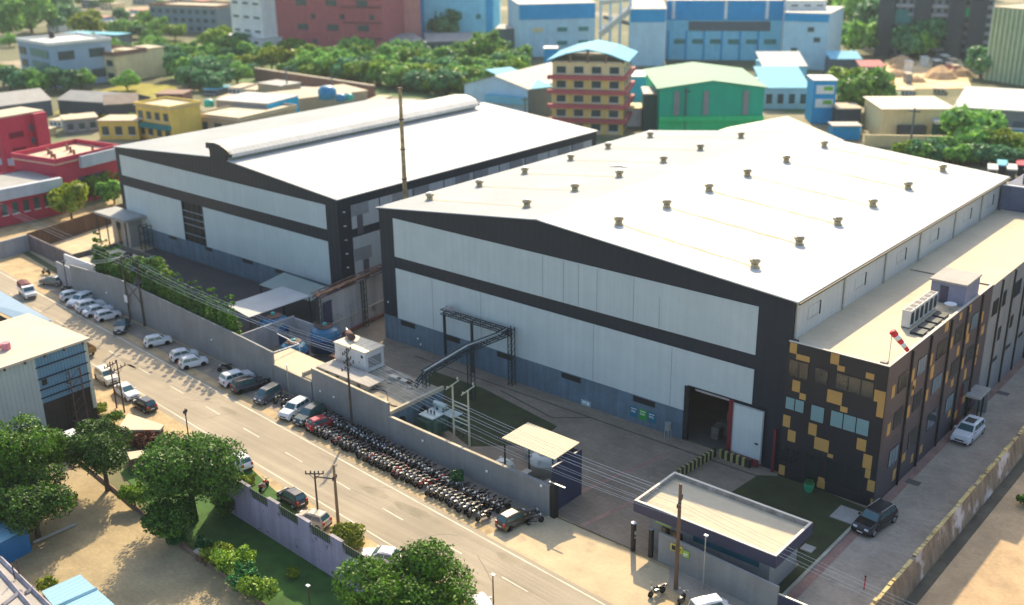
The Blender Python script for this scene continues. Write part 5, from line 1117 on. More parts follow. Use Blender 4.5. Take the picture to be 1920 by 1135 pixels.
tree('small plant growing against the wall among the motorcycles', *cen(856, 892, 1.2), .9, 1.1, LM_bush, 700, .14, 52, 'bush', 'bush', trunk=False)

# ================================================================ near left: workshop, walls, sheds
P1 = G(161, 634, 10.2); P2 = G(116, 604, 10.2); P0 = G(0, 688, 10.2)
ex = Vector((P0.x-P1.x, P0.y-P1.y, 0)).normalized(); ey = Vector((-ex.y, ex.x, 0))
if ey.dot(P2-P1) < 0: ey = -ey
dep = 13.0
ls = thing('workshop', 'workshop with a pale flat roof and blue corrugated end wall crossed by dark rails', 'workshop', (P1.x, P1.y, 0))
O2 = (P1.x, P1.y)
MB().obox(O2, ex, ey, .02, 22, .15, dep, 0, 9.9).obj('wall', mat('soot_brick', (.05, .035, .03), .9, var=.3, brick=(.5, .25, .03, .6)), ls)
MB().obox(O2, ex, ey, -.3, 22.2, -.35, dep+.2, 9.95, 10.2).obj('roof', mat('sandy_roof', (.60, .50, .38), .9, var=.1, scale=.3), ls)
Lb = (VP(64, 668, O2, (P0.x, P0.y))-P1).length
Lb = Vector((VP(64, 668, O2, (P0.x, P0.y)).x-P1.x, VP(64, 668, O2, (P0.x, P0.y)).y-P1.y, 0)).length
MB().obox(O2, ex, ey, .45, Lb, .0, .14, 4.3, 9.9).obj('blue_cladding', mat('blue_corrugated', (.13, .28, .40), .5, var=.12, streak=.12), ls)
for k in range(int((Lb-.5)/.36)): MB().obox(O2, ex, ey, .5+k*.36, .56+k*.36, -.03, -.001, 4.35, 9.85).obj('sheet_rib', mat('rib_blue', (.08, .19, .30), .5), ls)
for z in (8.6, 7.2, 5.9, 4.9): MB().obox(O2, ex, ey, .3, Lb+.1, -.12, -.031, z, z+.13).obj('girt', M_black, ls)
MB().obox(O2, ex, ey, .0, .44, -.05, .14, 1.5, 9.94).obj('corner_flashing', mat('pale_flashing', (.5, .52, .45), .6), ls)
MB().obox(O2, ex, ey, Lb+.02, 22, -.02, .14, .5, 9.94).obj('grey_cladding', mat('weathered_pale_sheet', (.42, .47, .46), .6, var=.08, streak=.1), ls)
for k in range(24): MB().obox(O2, ex, ey, Lb+.4+k*.5, Lb+.44+k*.5, -.04, -.021, .5, 9.9).obj('sheet_rib', mat('rib_pale', (.33, .37, .37), .6), ls)
for k in range(7): MB().obox(O2, ex, ey, .6+k*2.3, .75+k*2.3, -.5, -.2, 9.7, 10.0).obj('gutter_bracket', M_rust, ls)
MB().obox(O2, ex, ey, Lb-.9, Lb-.3, -.06, -.031, 6.4, 7.1).obj('small_window', M_black, ls)
pk = thing('red_drum', 'faded red drum on the workshop roof', 'drum', tuple(G(12, 652, 10.2))); P = G(12, 655, 10.2); MB().lathe((P.x, P.y, 10.2), [(0, 0), (.5, 0), (.52, .4), (.5, .8), (0, .8)], 14).obj('body', mat('faded_pink', (.55, .2, .25), .6), pk)
MB().ball((P.x-1.1, P.y-.5, 10.5), .7, .5, .35).top('pink_sheet', MATS['faded_pink'], 'crumpled pink sheet lying on the workshop roof', 'sheet', (P.x-1.1, P.y-.5, 10.2))
lt = thing('lattice_tower', 'open rusty lattice tower standing against the blue cladding', 'lattice tower', (P1.x+3, P1.y, 0))
b = MB(); P = G(152, 800); lattice(b, (P.x, P.y, 0), HT(P, 690), 1.3, 7); b.obj('lattice', M_rust, lt)
for k in range(4):
    z = 1+k*1.6; MB().bar((P.x-.65, P.y-.65, z), (P.x+.65, P.y-.65, z), .1).obj('rung', M_rust, lt)
# container and blue canopy behind the workshop
A_, B_, C_ = G(0, 640, 7.5), G(55, 612, 7.5), G(40, 588, 7.5)
e1 = Vector((A_.x-B_.x, A_.y-B_.y, 0)).normalized(); e2 = Vector((-e1.y, e1.x, 0)); e2 = e2 if e2.dot(C_-B_) > 0 else -e2
lc = thing('lilac_cabin', 'lilac cabin with a pale roof behind the workshop', 'cabin', (B_.x, B_.y, 0))
MB().obox((B_.x, B_.y), e1, e2, 0, 12, 0, 6, 0, 7.4).obj('wall', mat('lilac_sheet', (.40, .36, .52), .6, var=.06, streak=.08), lc); MB().obox((B_.x, B_.y), e1, e2, -.15, 12, -.15, 6.1, 7.4, 7.55).obj('roof', M_slab, lc)
MB().obox((B_.x, B_.y), e1, e2, .0, .15, -.04, -.001, 0, 7.39).obj('corner_post', mat('lilac_trim', (.25, .22, .36), .6), lc)
bc = thing('blue_canopy', 'long pale blue canopy roof beside the road at the left edge', 'canopy', (-40, -34, 0))
q4 = [G(-60, 560, 4.4), G(60, 612, 4.4), G(97, 602, 5.0), G(-20, 535, 5.0)]
MB().prism([tuple(p) for p in q4], (0, 0, .08)).obj('roof', mat('pale_blue_sheet', (.30, .42, .52), .5, var=.06, ribs=('X', .9), ribstr=.08), bc)
for p in (q4[1], q4[2], q4[1].lerp(q4[0], .5), q4[2].lerp(q4[3], .5)): MB().tube((p.x-.2, p.y-.2, 0), (p.x-.2, p.y-.2, p.z-.02), .1).obj('post', M_steel, bc)
MB().obox((q4[1].x-.5, q4[1].y+.2), (-1, .02), (0, 1), 0, 22, 0, .2, 0, 3.2).obj('back_wall', M_black, bc)
# sandy flat roofs between the trees
fr_ = thing('low_outbuilding', 'low outbuilding with a sandy flat roof below the small black hatchback', 'outbuilding', tuple(G(262, 810)))
q4 = [G(220, 806, 2.2), G(240, 775, 2.2), G(308, 797, 2.2), G(300, 806, 2.2)]
MB().prism([(p.x, p.y, 2.0) for p in q4], (0, 0, .2)).obj('roof', M_slab, fr_)
c_ = sum(q4, Vector())/4; MB().prism([((p.x-c_.x)*.93+c_.x, (p.y-c_.y)*.93+c_.y, 0) for p in q4], (0, 0, 2.0)).obj('wall', M_rust, fr_)
fr2 = thing('low_wall', 'maroon-brown low wall with sandy top between the two roadside trees', 'wall', tuple(G(262, 862)))
q4 = [G(238, 848, 1.5), G(282, 842, 1.5), G(288, 850, 1.5), G(244, 862, 1.5)]
MB().prism([(p.x, p.y, 0) for p in q4], (0, 0, 1.4)).obj('wall', M_rust, fr2); MB().prism([(p.x, p.y, 1.4) for p in q4], (0, 0, .1)).obj('top', M_slab, fr2)
# lilac garden wall with railings
GA, GB = G(470, 985), G(652, 1100)
GD = Vector((GB.x-GA.x, GB.y-GA.y, 0)); GLn = GD.length; GD.normalize(); GNn = Vector((-GD.y, GD.x, 0))
gw = thing('garden_wall', 'tall lilac garden wall with stepped railing gaps along its top', 'wall', (GA.x, GA.y, 0))
M_lil = mat('lilac_plaster', (.42, .35, .47), .9, var=.1, streak=.25, blot=((.12, .10, .11), 1.1, .64)); HW = HT(GA, 912)
HW = min(max(HW, 2.6), 4.5)
sx = -6.0; k = 0
while sx < GLn+3:
    L_ = 3.0 if k % 2 else 1.7; h_ = HW-(.95 if k % 2 else 0)
    MB().obox((GA.x, GA.y), GD, GNn, sx, sx+L_-.01, 0, .28, 0, h_).obj('wall_section', M_lil, gw)
    if k % 2:
        q = MB().obox((GA.x, GA.y), GD, GNn, sx, sx+L_, .10, .16, h_+.02, HW-.1).obj('railing_sheet', mat('mossy_railing', (.13, .15, .09), .8, var=.3), gw)
        for j in range(9): MB().obox((GA.x, GA.y), GD, GNn, sx+.1+j*.34, sx+.15+j*.34, .06, .10, h_, HW-.02).obj('baluster', M_steel, q)
    else:
        for j in range(3): MB().obox((GA.x, GA.y), GD, GNn, sx+L_+j*.12, sx+L_+.1+j*.12, .02, .26, h_-.95, h_-.1-j*.28).obj('broken_step', M_plast, gw)
        MB().obox((GA.x, GA.y), GD, GNn, sx-.02, sx+L_, -.03, .31, h_, h_+.08).obj('cap', M_plast, gw)
    sx += L_; k += 1
# courtyard kerb, planter
kb = MB(); K = [G(*q) for q in ((150, 868), (232, 935), (290, 985), (380, 1052), (480, 1125), (520, 1160))]
for a, c in zip(K[:-1], K[1:]): kb.bar((a.x, a.y, .12), (c.x, c.y, .12), .3)
kb.top('courtyard_kerb', mat('brick_kerb', (.22, .13, .10), .9, var=.3), 'brick kerb between the courtyard and the garden hedge', 'kerb', tuple(K[0]))
P = G(381, 1050); pt = thing('brick_planter', 'square brick planter with a pale rim beside the courtyard', 'planter', tuple(P))
MB().box(P.x-.45, P.y-.45, 0, P.x+.45, P.y+.45, .9).obj('box', M_brick, pt); MB().box(P.x-.55, P.y-.55, .9, P.x+.55, P.y+.55, 1.05).obj('rim', M_conc, pt)
kb = MB(); a, c = G(62, 1020), G(142, 985); kb.bar((a.x, a.y, .1), (c.x, c.y, .1), .25); kb.top('tree_kerb', M_conc, 'short kerb at the foot of the left trees', 'kerb', tuple(a))
# blue roofed sheds in the bottom left corner
def bshed(label, roofpx, z, wallh, mroof):
    P = [G(u, v, z) for u, v in roofpx]; c = sum(P, Vector())/len(P); t = thing('blue_shed', label, 'shed', (c.x, c.y, 0))
    MB().prism([tuple(p) for p in P], (0, 0, .06)).obj('roof', mroof, t); MB().prism([((p.x-c.x)*.9+c.x, (p.y-c.y)*.9+c.y, 0) for p in P], (0, 0, z-.02)).obj('wall', mat('bright_blue_sheet', (.015, .17, .42), .5, var=.1), t)
    a, b_ = P[0].lerp(P[3], .5), P[1].lerp(P[2], .5); MB().bar(a+Vector((0, 0, .1)), b_+Vector((0, 0, .1)), .22).obj('ridge', mroof, t); return t
M_lb = mat('light_blue_roof', (.24, .46, .58), .45, var=.06, ribs=('X', .5), ribstr=.2)
bshed('light-blue-roofed shed at the left edge above the courtyard', [(-60, 985), (8, 952), (57, 988), (-20, 1030)], 2.6, 2.6, M_lb)
bshed('light-blue-roofed shed cut by the bottom edge at the left', [(78, 1110), (150, 1078), (215, 1135), (130, 1175)], 2.6, 2.6, M_lb)
bl = thing('beamed_roof', 'concrete flat roof with raised beams in the bottom left corner', 'roof', tuple(G(20, 1110)))
q4 = [G(-80, 1010, 3.2), G(0, 1042, 3.2), G(100, 1140, 3.2), G(60, 1220, 3.2), G(-120, 1200, 3.2)]
MB().prism([(p.x, p.y, 0) for p in q4], (0, 0, 3.2)).obj('slab', M_conc, bl)
for a, c in (((0, 1046), (96, 1140)), ((-5, 1066), (60, 1140)), ((48, 1112), (64, 1102)), ((5, 1135), (40, 1108))):
    A, C = G(*a, 3.3), G(*c, 3.3); MB().bar(A, C, .28).obj('beam', M_plast, bl)
for u, v in ((36, 1078), (28, 1086)):
    P = G(u, v, 3.3); MB().tube(P, P+Vector((0, 0, 1.5)), .05).obj('starter_bar', M_rust, bl)
# right of the lane
t = tree('dark shrub at the right edge on the dirt field', *cen(1925, 940, .6), .9, .6, LM_dark, 600, .15, 60, 'bush', 'bush', trunk=False)

# ================================================================ the town behind
def C(n, c, **k): return mat('wall_'+n, c, .8, var=k.pop('var', .10), streak=k.pop('streak', .08), **k)
W_blue = C('sky_blue', (.24, .62, .80)); W_blue2 = C('cobalt_band', (.005, .32, .64)); W_maroon = C('maroon', (.42, .10, .11)); W_pink = C('rose', (.58, .22, .20)); W_white = C('white', (.78, .78, .76)); W_cream = C('cream', (.72, .60, .34)); W_yel = C('yellow', (.74, .55, .12))
W_red = C('crimson', (.48, .04, .08)); W_green = C('emerald', (.0, .42, .27)); W_green2 = C('bright_green', (.02, .62, .22)); W_grey = C('grey', (.25, .26, .27)); W_brick = C('brick', (.22, .12, .09)); W_dark = C('dark', (.06, .07, .08)); W_pale = C('pale_blue_white', (.45, .66, .78)); W_tan = C('tan', (.42, .35, .24))
W_slate = C('slate', (.11, .14, .16)); W_lime = C('pale_green', (.34, .46, .26)); R_grey = mat('grey_sheet_roof', (.30, .30, .29), .7, var=.12); R_blue = mat('blue_sheet_roof', (.18, .48, .62), .75, spec=.1, var=.1); R_white = mat('white_sheet_roof', (.55, .55, .52), .8, spec=.1, var=.06); R_tan = mat('tan_roof', (.52, .44, .32), .9, var=.12)
R_green = mat('grey_green_roof', (.17, .33, .23), .8, var=.08); GL = mat('far_window', (.03, .07, .08), .3, var=.2); GLt = mat('far_teal_window', (.03, .20, .20), .3, var=.2)
def bld(name, label, cat, bl, br, top, dep, wall, roof=R_tan, cols=0, rows=0, glass=GL, shape='flat', group=None, h=None, over=.3, par=0, sidecols=0, band=None, wz=.55, x0=0, x1=0, pitch=.14):
    A, B = G(*bl), G(*br); L = (B-A).length; e1 = (B-A).normalized(); e2 = Vector((-e1.y, e1.x, 0))
    if h is None: h = HT((A+B)/2, top)
    t = thing(name, label, cat, tuple(A), group); O = (A.x, A.y)
    MB().obox(O, e1, e2, 0, L, 0, dep, 0, h).obj('wall', wall, t)
    P = lambda x, y, z: A+e1*x+e2*y+Vector((0, 0, z))
    if shape == 'flat':
        MB().obox(O, e1, e2, -over, L+over, -over, dep+over, h, h+.3).obj('roof', roof, t)
        if par: 
            for q in ((-over, L+over, -over, -over+.3), (-over, L+over, dep+over-.3, dep+over), (-over, -over+.3, -over+.3, dep+over-.3), (L+over-.3, L+over, -over+.3, dep+over-.3)):
                MB().obox(O, e1, e2, q[0], q[1], q[2], q[3], h+.3, h+.3+par).obj('parapet', band or wall, t)
    elif shape == 'gable':      # ridge runs away from the viewer
        r = L*pitch
        MB().prism([P(0, .01, h), P(L, .01, h), P(L/2, .01, h+r)], e2*(dep-.02)).obj('gable', wall, t)
        MB().prism([P(-over, -over, h), P(L/2, -over, h+r+.05), P(L/2, -over, h+r+.25), P(-over, -over, h+.2)], e2*(dep+2*over)).obj('roof', roof, t); MB().prism([P(L/2, -over, h+r+.05), P(L+over, -over, h), P(L+over, -over, h+.2), P(L/2, -over, h+r+.25)], e2*(dep+2*over)).obj('roof', roof, t)
    elif shape == 'gablex':     # ridge runs across
        r = dep*.16
        MB().prism([P(.01, 0, h), P(.01, dep/2, h+r), P(.01, dep, h)], e1*(L-.02)).obj('gable', wall, t)
        MB().prism([P(-over, -over, h), P(-over, dep/2, h+r+.05), P(-over, dep/2, h+r+.25), P(-over, -over, h+.2)], e1*(L+2*over)).obj('roof', roof, t); MB().prism([P(-over, dep/2, h+r+.05), P(-over, dep+over, h), P(-over, dep+over, h+.2), P(-over, dep/2, h+r+.25)], e1*(L+2*over)).obj('roof', roof, t)
    elif shape == 'shed':
        MB().prism([P(-over, -over, h), P(-over, dep+over, h+dep*.14), P(-over, dep+over, h+dep*.14+.2), P(-over, -over, h+.2)], e1*(L+2*over)).obj('roof', roof, t)
    fh = h/max(rows, 1)
    def wn(u0, u1, z0, z1, side):
        b = MB()
        if side == 0: b.obox(O, e1, e2, u0, u1, -.12, -.001, z0, z1)
        else: b.obox(O, e1, e2, L+.001, L+.12, u0, u1, z0, z1)
        w = b.obj('window', glass, t)
        if side == 0 and L < 40:
            MB().obox(O, e1, e2, u0-.1, u1+.1, -.3, -.121, z0-.18, z0-.02).obj('sill', W_white, w)
    for j in range(rows):
        for i in range(cols):
            a = x0+(L-x0-x1)*(i+.5)/cols; ww = (L-x0-x1)/cols*.26; wn(a-ww, a+ww, fh*j+fh*(.5-wz*.42), fh*j+fh*(.5+wz*.42), 0)
        for i in range(sidecols):
            a = dep*(i+.5)/sidecols; ww = dep/sidecols*.26; wn(a-ww, a+ww, fh*j+fh*(.5-wz*.42), fh*j+fh*(.5+wz*.42), 1)
    return t, A, e1, e2, L, h
def bandx(t, A, e1, e2, L, z0, z1, m_, name='band', d=.25, x0=0., x1=None):
    MB().obox((A.x, A.y), e1, e2, x0, L if x1 is None else x1, -d, -.002, z0, z1).obj(name, m_, t)
# ---- far row
t, A, e1, e2, L, h = bld('factory_block', 'huge maroon windowless factory block at the top of the view', 'factory', (497, 96), (720, 103), -45, 45, W_maroon)
for u in (.30, .55, .80):
    for z in (.30, .62): bandx(t, A, e1, e2, L, h*z, h*z+2.4, GL, 'window', .2, L*u, L*u+5)
for u in (.42, .66, .9):
    for z in (.12, .45, .75): bandx(t, A, e1, e2, L, h*z, h*z+2, W_dark, 'window', .2, L*u, L*u+2)
for z in (.2, .4, .6): bandx(t, A, e1, e2, L, h*z, h*z+.5, C('maroon_dark', (.16, .05, .06)), 'ledge', .5, L*.68, L)
bld('factory_block', 'rose-coloured narrower block at the right end of the maroon factory', 'factory', (740, 92), (791, 90), -45, 40, W_pink)
bld('tower_block', 'tall plain white block at the left end of the maroon factory', 'tower block', (440, 92), (497, 100), -60, 30, W_white, cols=3, rows=6, wz=.18)
t, A, e1, e2, L, h = bld('factory_block', 'pale blue factory block right of the rose-coloured one', 'factory', (791, 82), (938, 80), -50, 40, W_blue)
bandx(t, A, e1, e2, L, 0, h, W_blue2, 'corner_band', .3, 0, 1.5); bandx(t, A, e1, e2, L, 0, h, W_blue2, 'corner_band', .3, L-6, L-3); bandx(t, A, e1, e2, L, h*.35, h*.35+2, GLt, 'window', .2, L*.7, L*.76)
t, A, e1, e2, L, h = bld('factory_block', 'blue and white factory with a cobalt band under its roof, behind the yellow building', 'factory', (974, 108), (1115, 104), 8, 40, W_pale, R_white)
bandx(t, A, e1, e2, L, h*.72, h, W_blue2)
for u, m_ in ((.18, W_cream), (.5, GLt), (.78, GLt)): bandx(t, A, e1, e2, L, h*.48, h*.56, m_, 'window', .3, L*u, L*u+4)
for u in (.5, .78): bandx(t, A, e1, e2, L, h*.22, h*.3, GLt, 'window', .3, L*u, L*u+4)
t, A, e1, e2, L, h = bld('factory_block', 'tall blue factory section with a dark cobalt top and conveyors beside it', 'factory', (1180, 124), (1245, 124), 18, 40, W_pale, R_white)
bandx(t, A, e1, e2, L, h*.78, h, W_blue2)
t, A, e1, e2, L, h = bld('factory_block', 'long blue factory with a row of teal windows and ribs', 'factory', (1246, 112), (1462, 114), 2, 40, W_blue, R_white)
bandx(t, A, e1, e2, L, h*.68, h, W_blue2); bandx(t, A, e1, e2, L, h*.50, h*.66, W_slate, 'louvre_band', .3, L*.2, L*.9)
for k in range(6): bandx(t, A, e1, e2, L, h*.28, h*.36, GLt, 'window', .3, L*(.08+.155*k), L*(.08+.155*k)+4.5)
for k in range(6): bandx(t, A, e1, e2, L, 0, h*.5, W_blue2, 'rib', .5, L*(.02+.155*k), L*(.02+.155*k)+.6)
for k in (.05, .5, .85): bandx(t, A, e1, e2, L, h*.7, h, W_white, 'rib', .6, L*k, L*k+1.2)
t, A, e1, e2, L, h = bld('factory_block', 'pale blue corner tower with a cobalt rim at the right end of the blue factory', 'factory', (1464, 128), (1546, 132), 26, 30, W_pale, R_white)
bandx(t, A, e1, e2, L, h*.86, h, W_blue2)
for u, z in ((.55, .68), (.2, .3), (.7, .5)): bandx(t, A, e1, e2, L, h*z, h*z+1.6, GL, 'window', .3, L*u, L*u+2.2)
bld('roof_plant', 'white plant room on top of the blue corner tower', 'plant room', (1470, 122), (1540, 122), 3, 14, W_white, R_white, cols=3, rows=8, wz=.2)
cv = thing('conveyor_frame', 'pale conveyor gallery on legs between the two blue factories', 'conveyor', tuple(G(1150, 110)))
P, Q = G(1125, 112), G(1180, 118)
for f in (0, .33, .66, 1): p = P.lerp(Q, f); MB().bar(p, p+Vector((0, 0, 24)), .9).obj('leg', W_pale, cv)
MB().bar(P+Vector((0, 0, 10)), Q+Vector((0, 0, 20)), 2.2).obj('gallery', W_white, cv); MB().bar(P+Vector((0, 0, 22)), Q+Vector((0, 0, 24)), 2).obj('gallery', W_white, cv); MB().bar(P+Vector((0, 2, 16)), Q+Vector((0, 2, 14)), 1).obj('gallery', W_slate, cv)
bld('sheds', 'low blue sheds beneath the rose-coloured block', 'shed', (738, 104), (800, 100), 82, 16, W_blue, R_grey, cols=2, rows=1, shape='shed')
bld('long_shed', 'long grey-roofed shed below the pale blue block', 'shed', (800, 98), (905, 95), 78, 14, W_slate, R_grey, cols=6, rows=1, shape='shed')
bld('brown_shed', 'dark shed block left of the blue and white factory', 'shed', (930, 98), (973, 98), 55, 16, W_slate, R_grey)
t, A, e1, e2, L, h = bld('apartment_block', 'tall dark apartment block behind the building site', 'apartment block', (1640, 104), (1850, 112), -70, 25, C('apartment_dull', (.28, .31, .38)), cols=16, rows=11)
for k in (.0, .32, .62, .8): bandx(t, A, e1, e2, L, 0, h, W_dark, 'shaft', 3, L*k, L*k+6)
for j in range(1, 11): bandx(t, A, e1, e2, L, h*j/11-.4, h*j/11+.5, C('balcony', (.46, .44, .48)), 'balcony', 1.2)
for (u, z, m_) in ((.12, .42, GLt), (.15, .36, GLt), (.72, .45, W_green2)): bandx(t, A, e1, e2, L, h*z, h*z+3, m_, 'awning', 1.6, L*u, L*u+6)
t, A, e1, e2, L, h = bld('glasshouse_block', 'pale green building with thin upright ribs at the right edge', 'building', (1846, 150), (1990, 172), 20, 25, W_lime, cols=0)
for k in range(16): bandx(t, A, e1, e2, L, 0, h, C('rib_green', (.46, .56, .38)), 'rib', .5, L*k/16, L*k/16+.7)
bld('office_slab', 'grey office slab with a reddish rim near the top left', 'office building', (285, 58), (410, 64), 14, 22, C('blue_grey', (.16, .24, .29)), R_tan, cols=9, rows=3, band=W_brick, par=1)
bld('white_house', 'white houses at the foot of the tall white block', 'house', (420, 92), (490, 102), 70, 12, W_white, R_white, cols=5, rows=2, wz=.4)
# ---- modern house, cream houses
t, A, e1, e2, L, h = bld('modern_house', 'blue and white modern house with wide teal windows at the upper left', 'house', (45, 152), (104, 166), 82, 22, C('house_blue', (.30, .42, .54)), R_white, cols=0, par=.8, sidecols=2, rows=2, band=W_white, wz=.5)
bandx(t, A, e1, e2, L, h*.70, h*.90, GLt, 'window', .3, L*.40, L*.95); bandx(t, A, e1, e2, L, h*.36, h*.60, GLt, 'window', .3, L*.42, L*.95); bandx(t, A, e1, e2, L, h*.70, h*.88, GL, 'window', .3, L*.05, L*.25); bandx(t, A, e1, e2, L, h*.4, h*.58, GL, 'window', .3, L*.08, L*.25); bandx(t, A, e1, e2, L, 0, h*.26, W_dark, 'recess', .3, L*.1, L*.9)
P = G(75, 150); MB().lathe((P.x+2, P.y+6, h+.3), [(0, 0), (1, 0), (1, 2), (.6, 2.4), (0, 2.4)], 12).top('water_tank', M_black, 'black water tank on the blue and white house', 'water tank', (P.x+2, P.y+6, h+.3))
bld('cream_house', 'cream house with a brown upper parapet right of the blue and white house', 'house', (158, 150), (222, 156), 105, 14, W_cream, R_tan, cols=3, rows=2, par=1.5, band=W_brick)
bld('cream_house', 'taller cream house with two round windows', 'house', (220, 146), (252, 150), 95, 14, W_cream, R_tan, cols=2, rows=2, wz=.25)
bld('long_canopy', 'long pale blue canopy roof above the cream houses', 'canopy', (125, 84), (225, 88), 66, 8, W_slate, R_blue, h=5)
# ---- crimson complex
t, A, e1, e2, L, h = bld('crimson_building', 'crimson building with a tall tower and white balcony bands at the left edge', 'building', (20, 356), (100, 338), 216, 8, W_red, R_tan, cols=0)
bandx(t, A, e1, e2, L, h*.70, h*.78, C('crimson_deep', (.16, .01, .03)), 'window', .15, L*.18, L*.5); bandx(t, A, e1, e2, L, h*.5, h*.56, MATS['wall_crimson_deep'], 'window', .15, L*.2, L*.5)
for z in (.42, .62, .8): MB().ball((A+e1*(L*.68)+e2*-.1+Vector((0, 0, h*z))), .8, .3, .9).obj('round_window', W_slate, t)
bandx(t, A, e1, e2, L, 0, h, W_red, 'stair_column', 1.6, L*.72, L)
t, A, e1, e2, L, h = bld('crimson_wing', 'crimson wing with a pink roof terrace and a white balcony band', 'building', (118, 392), (232, 360), 296, 13, W_red, C('terrace_pink', (.60, .42, .30)), par=1.0, band=W_red)
bandx(t, A, e1, e2, L, h-1.6, h+.8, C('balcony_white', (.48, .52, .58)), 'balcony', 1.0, L*.35, L+.3); bandx(t, A, e1, e2, L, 1, h-3.5, W_dark, 'opening', .15, L*.3, L*.7)
for k in range(7): P = A+e1*(L*(.15+.1*k))+e2*(3+3*(k % 3)); MB().box(P.x-.2, P.y-.2, h+.31, P.x+.2, P.y+.2, h+1.6).top('terrace_post', W_brick, 'short brick post standing on the pink roof terrace', 'post', (P.x, P.y, h+.31), 'posts on the pink roof terrace')
t, A, e1, e2, L, h = bld('crimson_wing', 'low crimson front wing with a long white balcony at the left edge', 'building', (-60, 440), (122, 400), 358, 14, W_red, R_grey, cols=9, rows=1, wz=.4, par=.3, band=W_red)
bandx(t, A, e1, e2, L, h-1.3, h+.9, MATS['wall_balcony_white'], 'balcony', 1.2)
t, A, e1, e2, L, h = bld('crimson_wing', 'middle crimson storey with a white ledge left of the tower', 'building', (-60, 345), (22, 352), 300, 9, W_red, R_grey, cols=3, rows=2, wz=.4)
bandx(t, A, e1, e2, L+5, h-.5, h+.9, MATS['wall_balcony_white'], 'balcony', 1.2)
# ---- huts and houses behind the left warehouse
bld('grey_hut', 'wide grey-roofed hut above the crimson tower', 'hut', (-20, 232), (100, 216), 196, 16, W_slate, R_grey, shape='gablex')
bld('grey_hut', 'dark-walled hut with a long grey roof below the yellow-green field', 'hut', (112, 214), (235, 222), 192, 12, W_dark, R_grey, shape='gablex')
bld('brown_hut', 'long brown-roofed hut left of the yellow house', 'hut', (200, 228), (262, 224), 196, 12, W_dark, mat('brown_roof', (.27, .22, .18), .9, var=.2), shape='gablex')
bld('small_house', 'small pale house with dark windows beside the crimson terrace', 'house', (124, 252), (186, 246), 224, 8, W_grey, R_tan, cols=3, rows=1)
t, A, e1, e2, L, h = bld('yellow_house', 'yellow house with arched balconies and teal awnings', 'house', (262, 258), (325, 268), 202, 10, W_yel, R_tan, cols=4, rows=2, par=.6)
bandx(t, A, e1, e2, L, h*.38, h*.52, C('teal_awning', (.02, .20, .20)), 'awning', 1.4)
bld('yellow_house', 'right-hand part of the yellow house with wide dark windows', 'house', (327, 262), (372, 252), 208, 12, C('strong_yellow', (.66, .44, .06)), R_tan, cols=2, rows=2)
bld('yellow_wall_house', 'low yellow house with green plants left of the yellow house', 'house', (188, 262), (262, 262), 228, 8, W_yel, R_tan, cols=3, rows=1)
bld('flat_house', 'cream flat-roofed house with two small windows', 'house', (372, 252), (452, 262), 222, 22, W_tan, mat('cream_slab', (.60, .54, .38), .9), cols=3, rows=1, par=.5)
t, A, e1, e2, L, h = bld('blue_end_house', 'long flat house with a bright blue end wall', 'house', (410, 232), (505, 240), 205, 14, W_grey, R_white, h=6.5)
MB().obox((A.x, A.y), e1, e2, L+.002, L+.3, 0, 14, 0, h).obj('end_wall', C('bright_azure', (.0, .36, .62)), t)
bld('low_wall', 'long brown brick wall running behind the flat houses', 'wall', (478, 150), (700, 186), 140, 1, W_brick, R_tan, h=4, over=.1)
bld('brick_hut', 'brown brick hut beside the flat houses', 'hut', (295, 200), (345, 200), 178, 8, W_brick, W_brick)
bld('brick_hut', 'hut with a heap of scrap beside the brown brick wall', 'hut', (485, 178), (530, 184), 160, 8, W_tan, R_grey)
bld('long_flat_roof', 'long sandy flat roof just behind the left warehouse', 'building', (500, 220), (690, 196), 182, 16, W_tan, R_tan, h=4)
for u, v, r_, c_, lb in ((614, 182, 2.6, 'blue_tank_far', 'big blue water tank behind the left warehouse'), (640, 186, 1.4, 'blue_tank_far', 'small blue water tank beside the big one'), (654, 184, 1.3, 'teal_tank_far', 'small teal water tank beside the blue one'), (392, 196, 1.4, 'teal_tank_far', 'teal water tank on a flat house roof')):
    P = G(u, v, 5); MB().lathe((P.x, P.y, 4.4), [(0, 0), (r_, 0), (r_*1.05, r_*1.0), (r_*.7, r_*1.4), (r_*.3, r_*1.5), (0, r_*1.5)], 16).top('water_tank', mat(c_, (.01, .22, .42) if 'blue' in c_ else (.02, .42, .36), .4), lb, 'water tank', (P.x, P.y, 4.4), smooth=True)
# ---- right of centre
t, A, e1, e2, L, h = bld('hip_shed', 'grey-roofed shed with pale blue walls left of the yellow and red building', 'shed', (872, 210), (990, 222), 178, 34, W_pale, R_grey, shape='gable', h=8, over=.6)
bandx(t, A, e1, e2, L, h*.5, h*.75, R_blue, 'awning', 2.5, L*.4, L)
bld('blue_lean_to', 'light blue lean-to roof beside the yellow and red building', 'shed', (990, 222), (1035, 216), 176, 22, W_slate, R_blue, shape='shed', h=8)
t, A, e1, e2, L, h = bld('yellow_building', 'four-storey yellow building with red ledges and an arched pale blue roof', 'building', (1036, 250), (1166, 254), 118, 18, W_cream, R_tan, cols=4, rows=5, sidecols=3)
for z in (.2, .4, .6, .8): bandx(t, A, e1, e2, L, h*z-.5, h*z+.5, W_maroon, 'ledge', 1.3, -1.2, L+1.2); MB().obox((A.x, A.y), e1, e2, L+.13, L+1.2, 0, 18, h*z-.5, h*z+.5).obj('ledge', W_maroon, t)
for k in range(5): bandx(t, A, e1, e2, L, 0, h*.8, W_yel, 'pilaster', .35, L*k/4-.3 if k else 0, L*k/4+.3)
P = lambda x, y, z: A+e1*x+e2*y+Vector((0, 0, z))
arc = [(-1.5, 0), (L*.2, 1.9), (L*.5, 3.0), (L*.8, 1.9), (L+1.5, 0)]
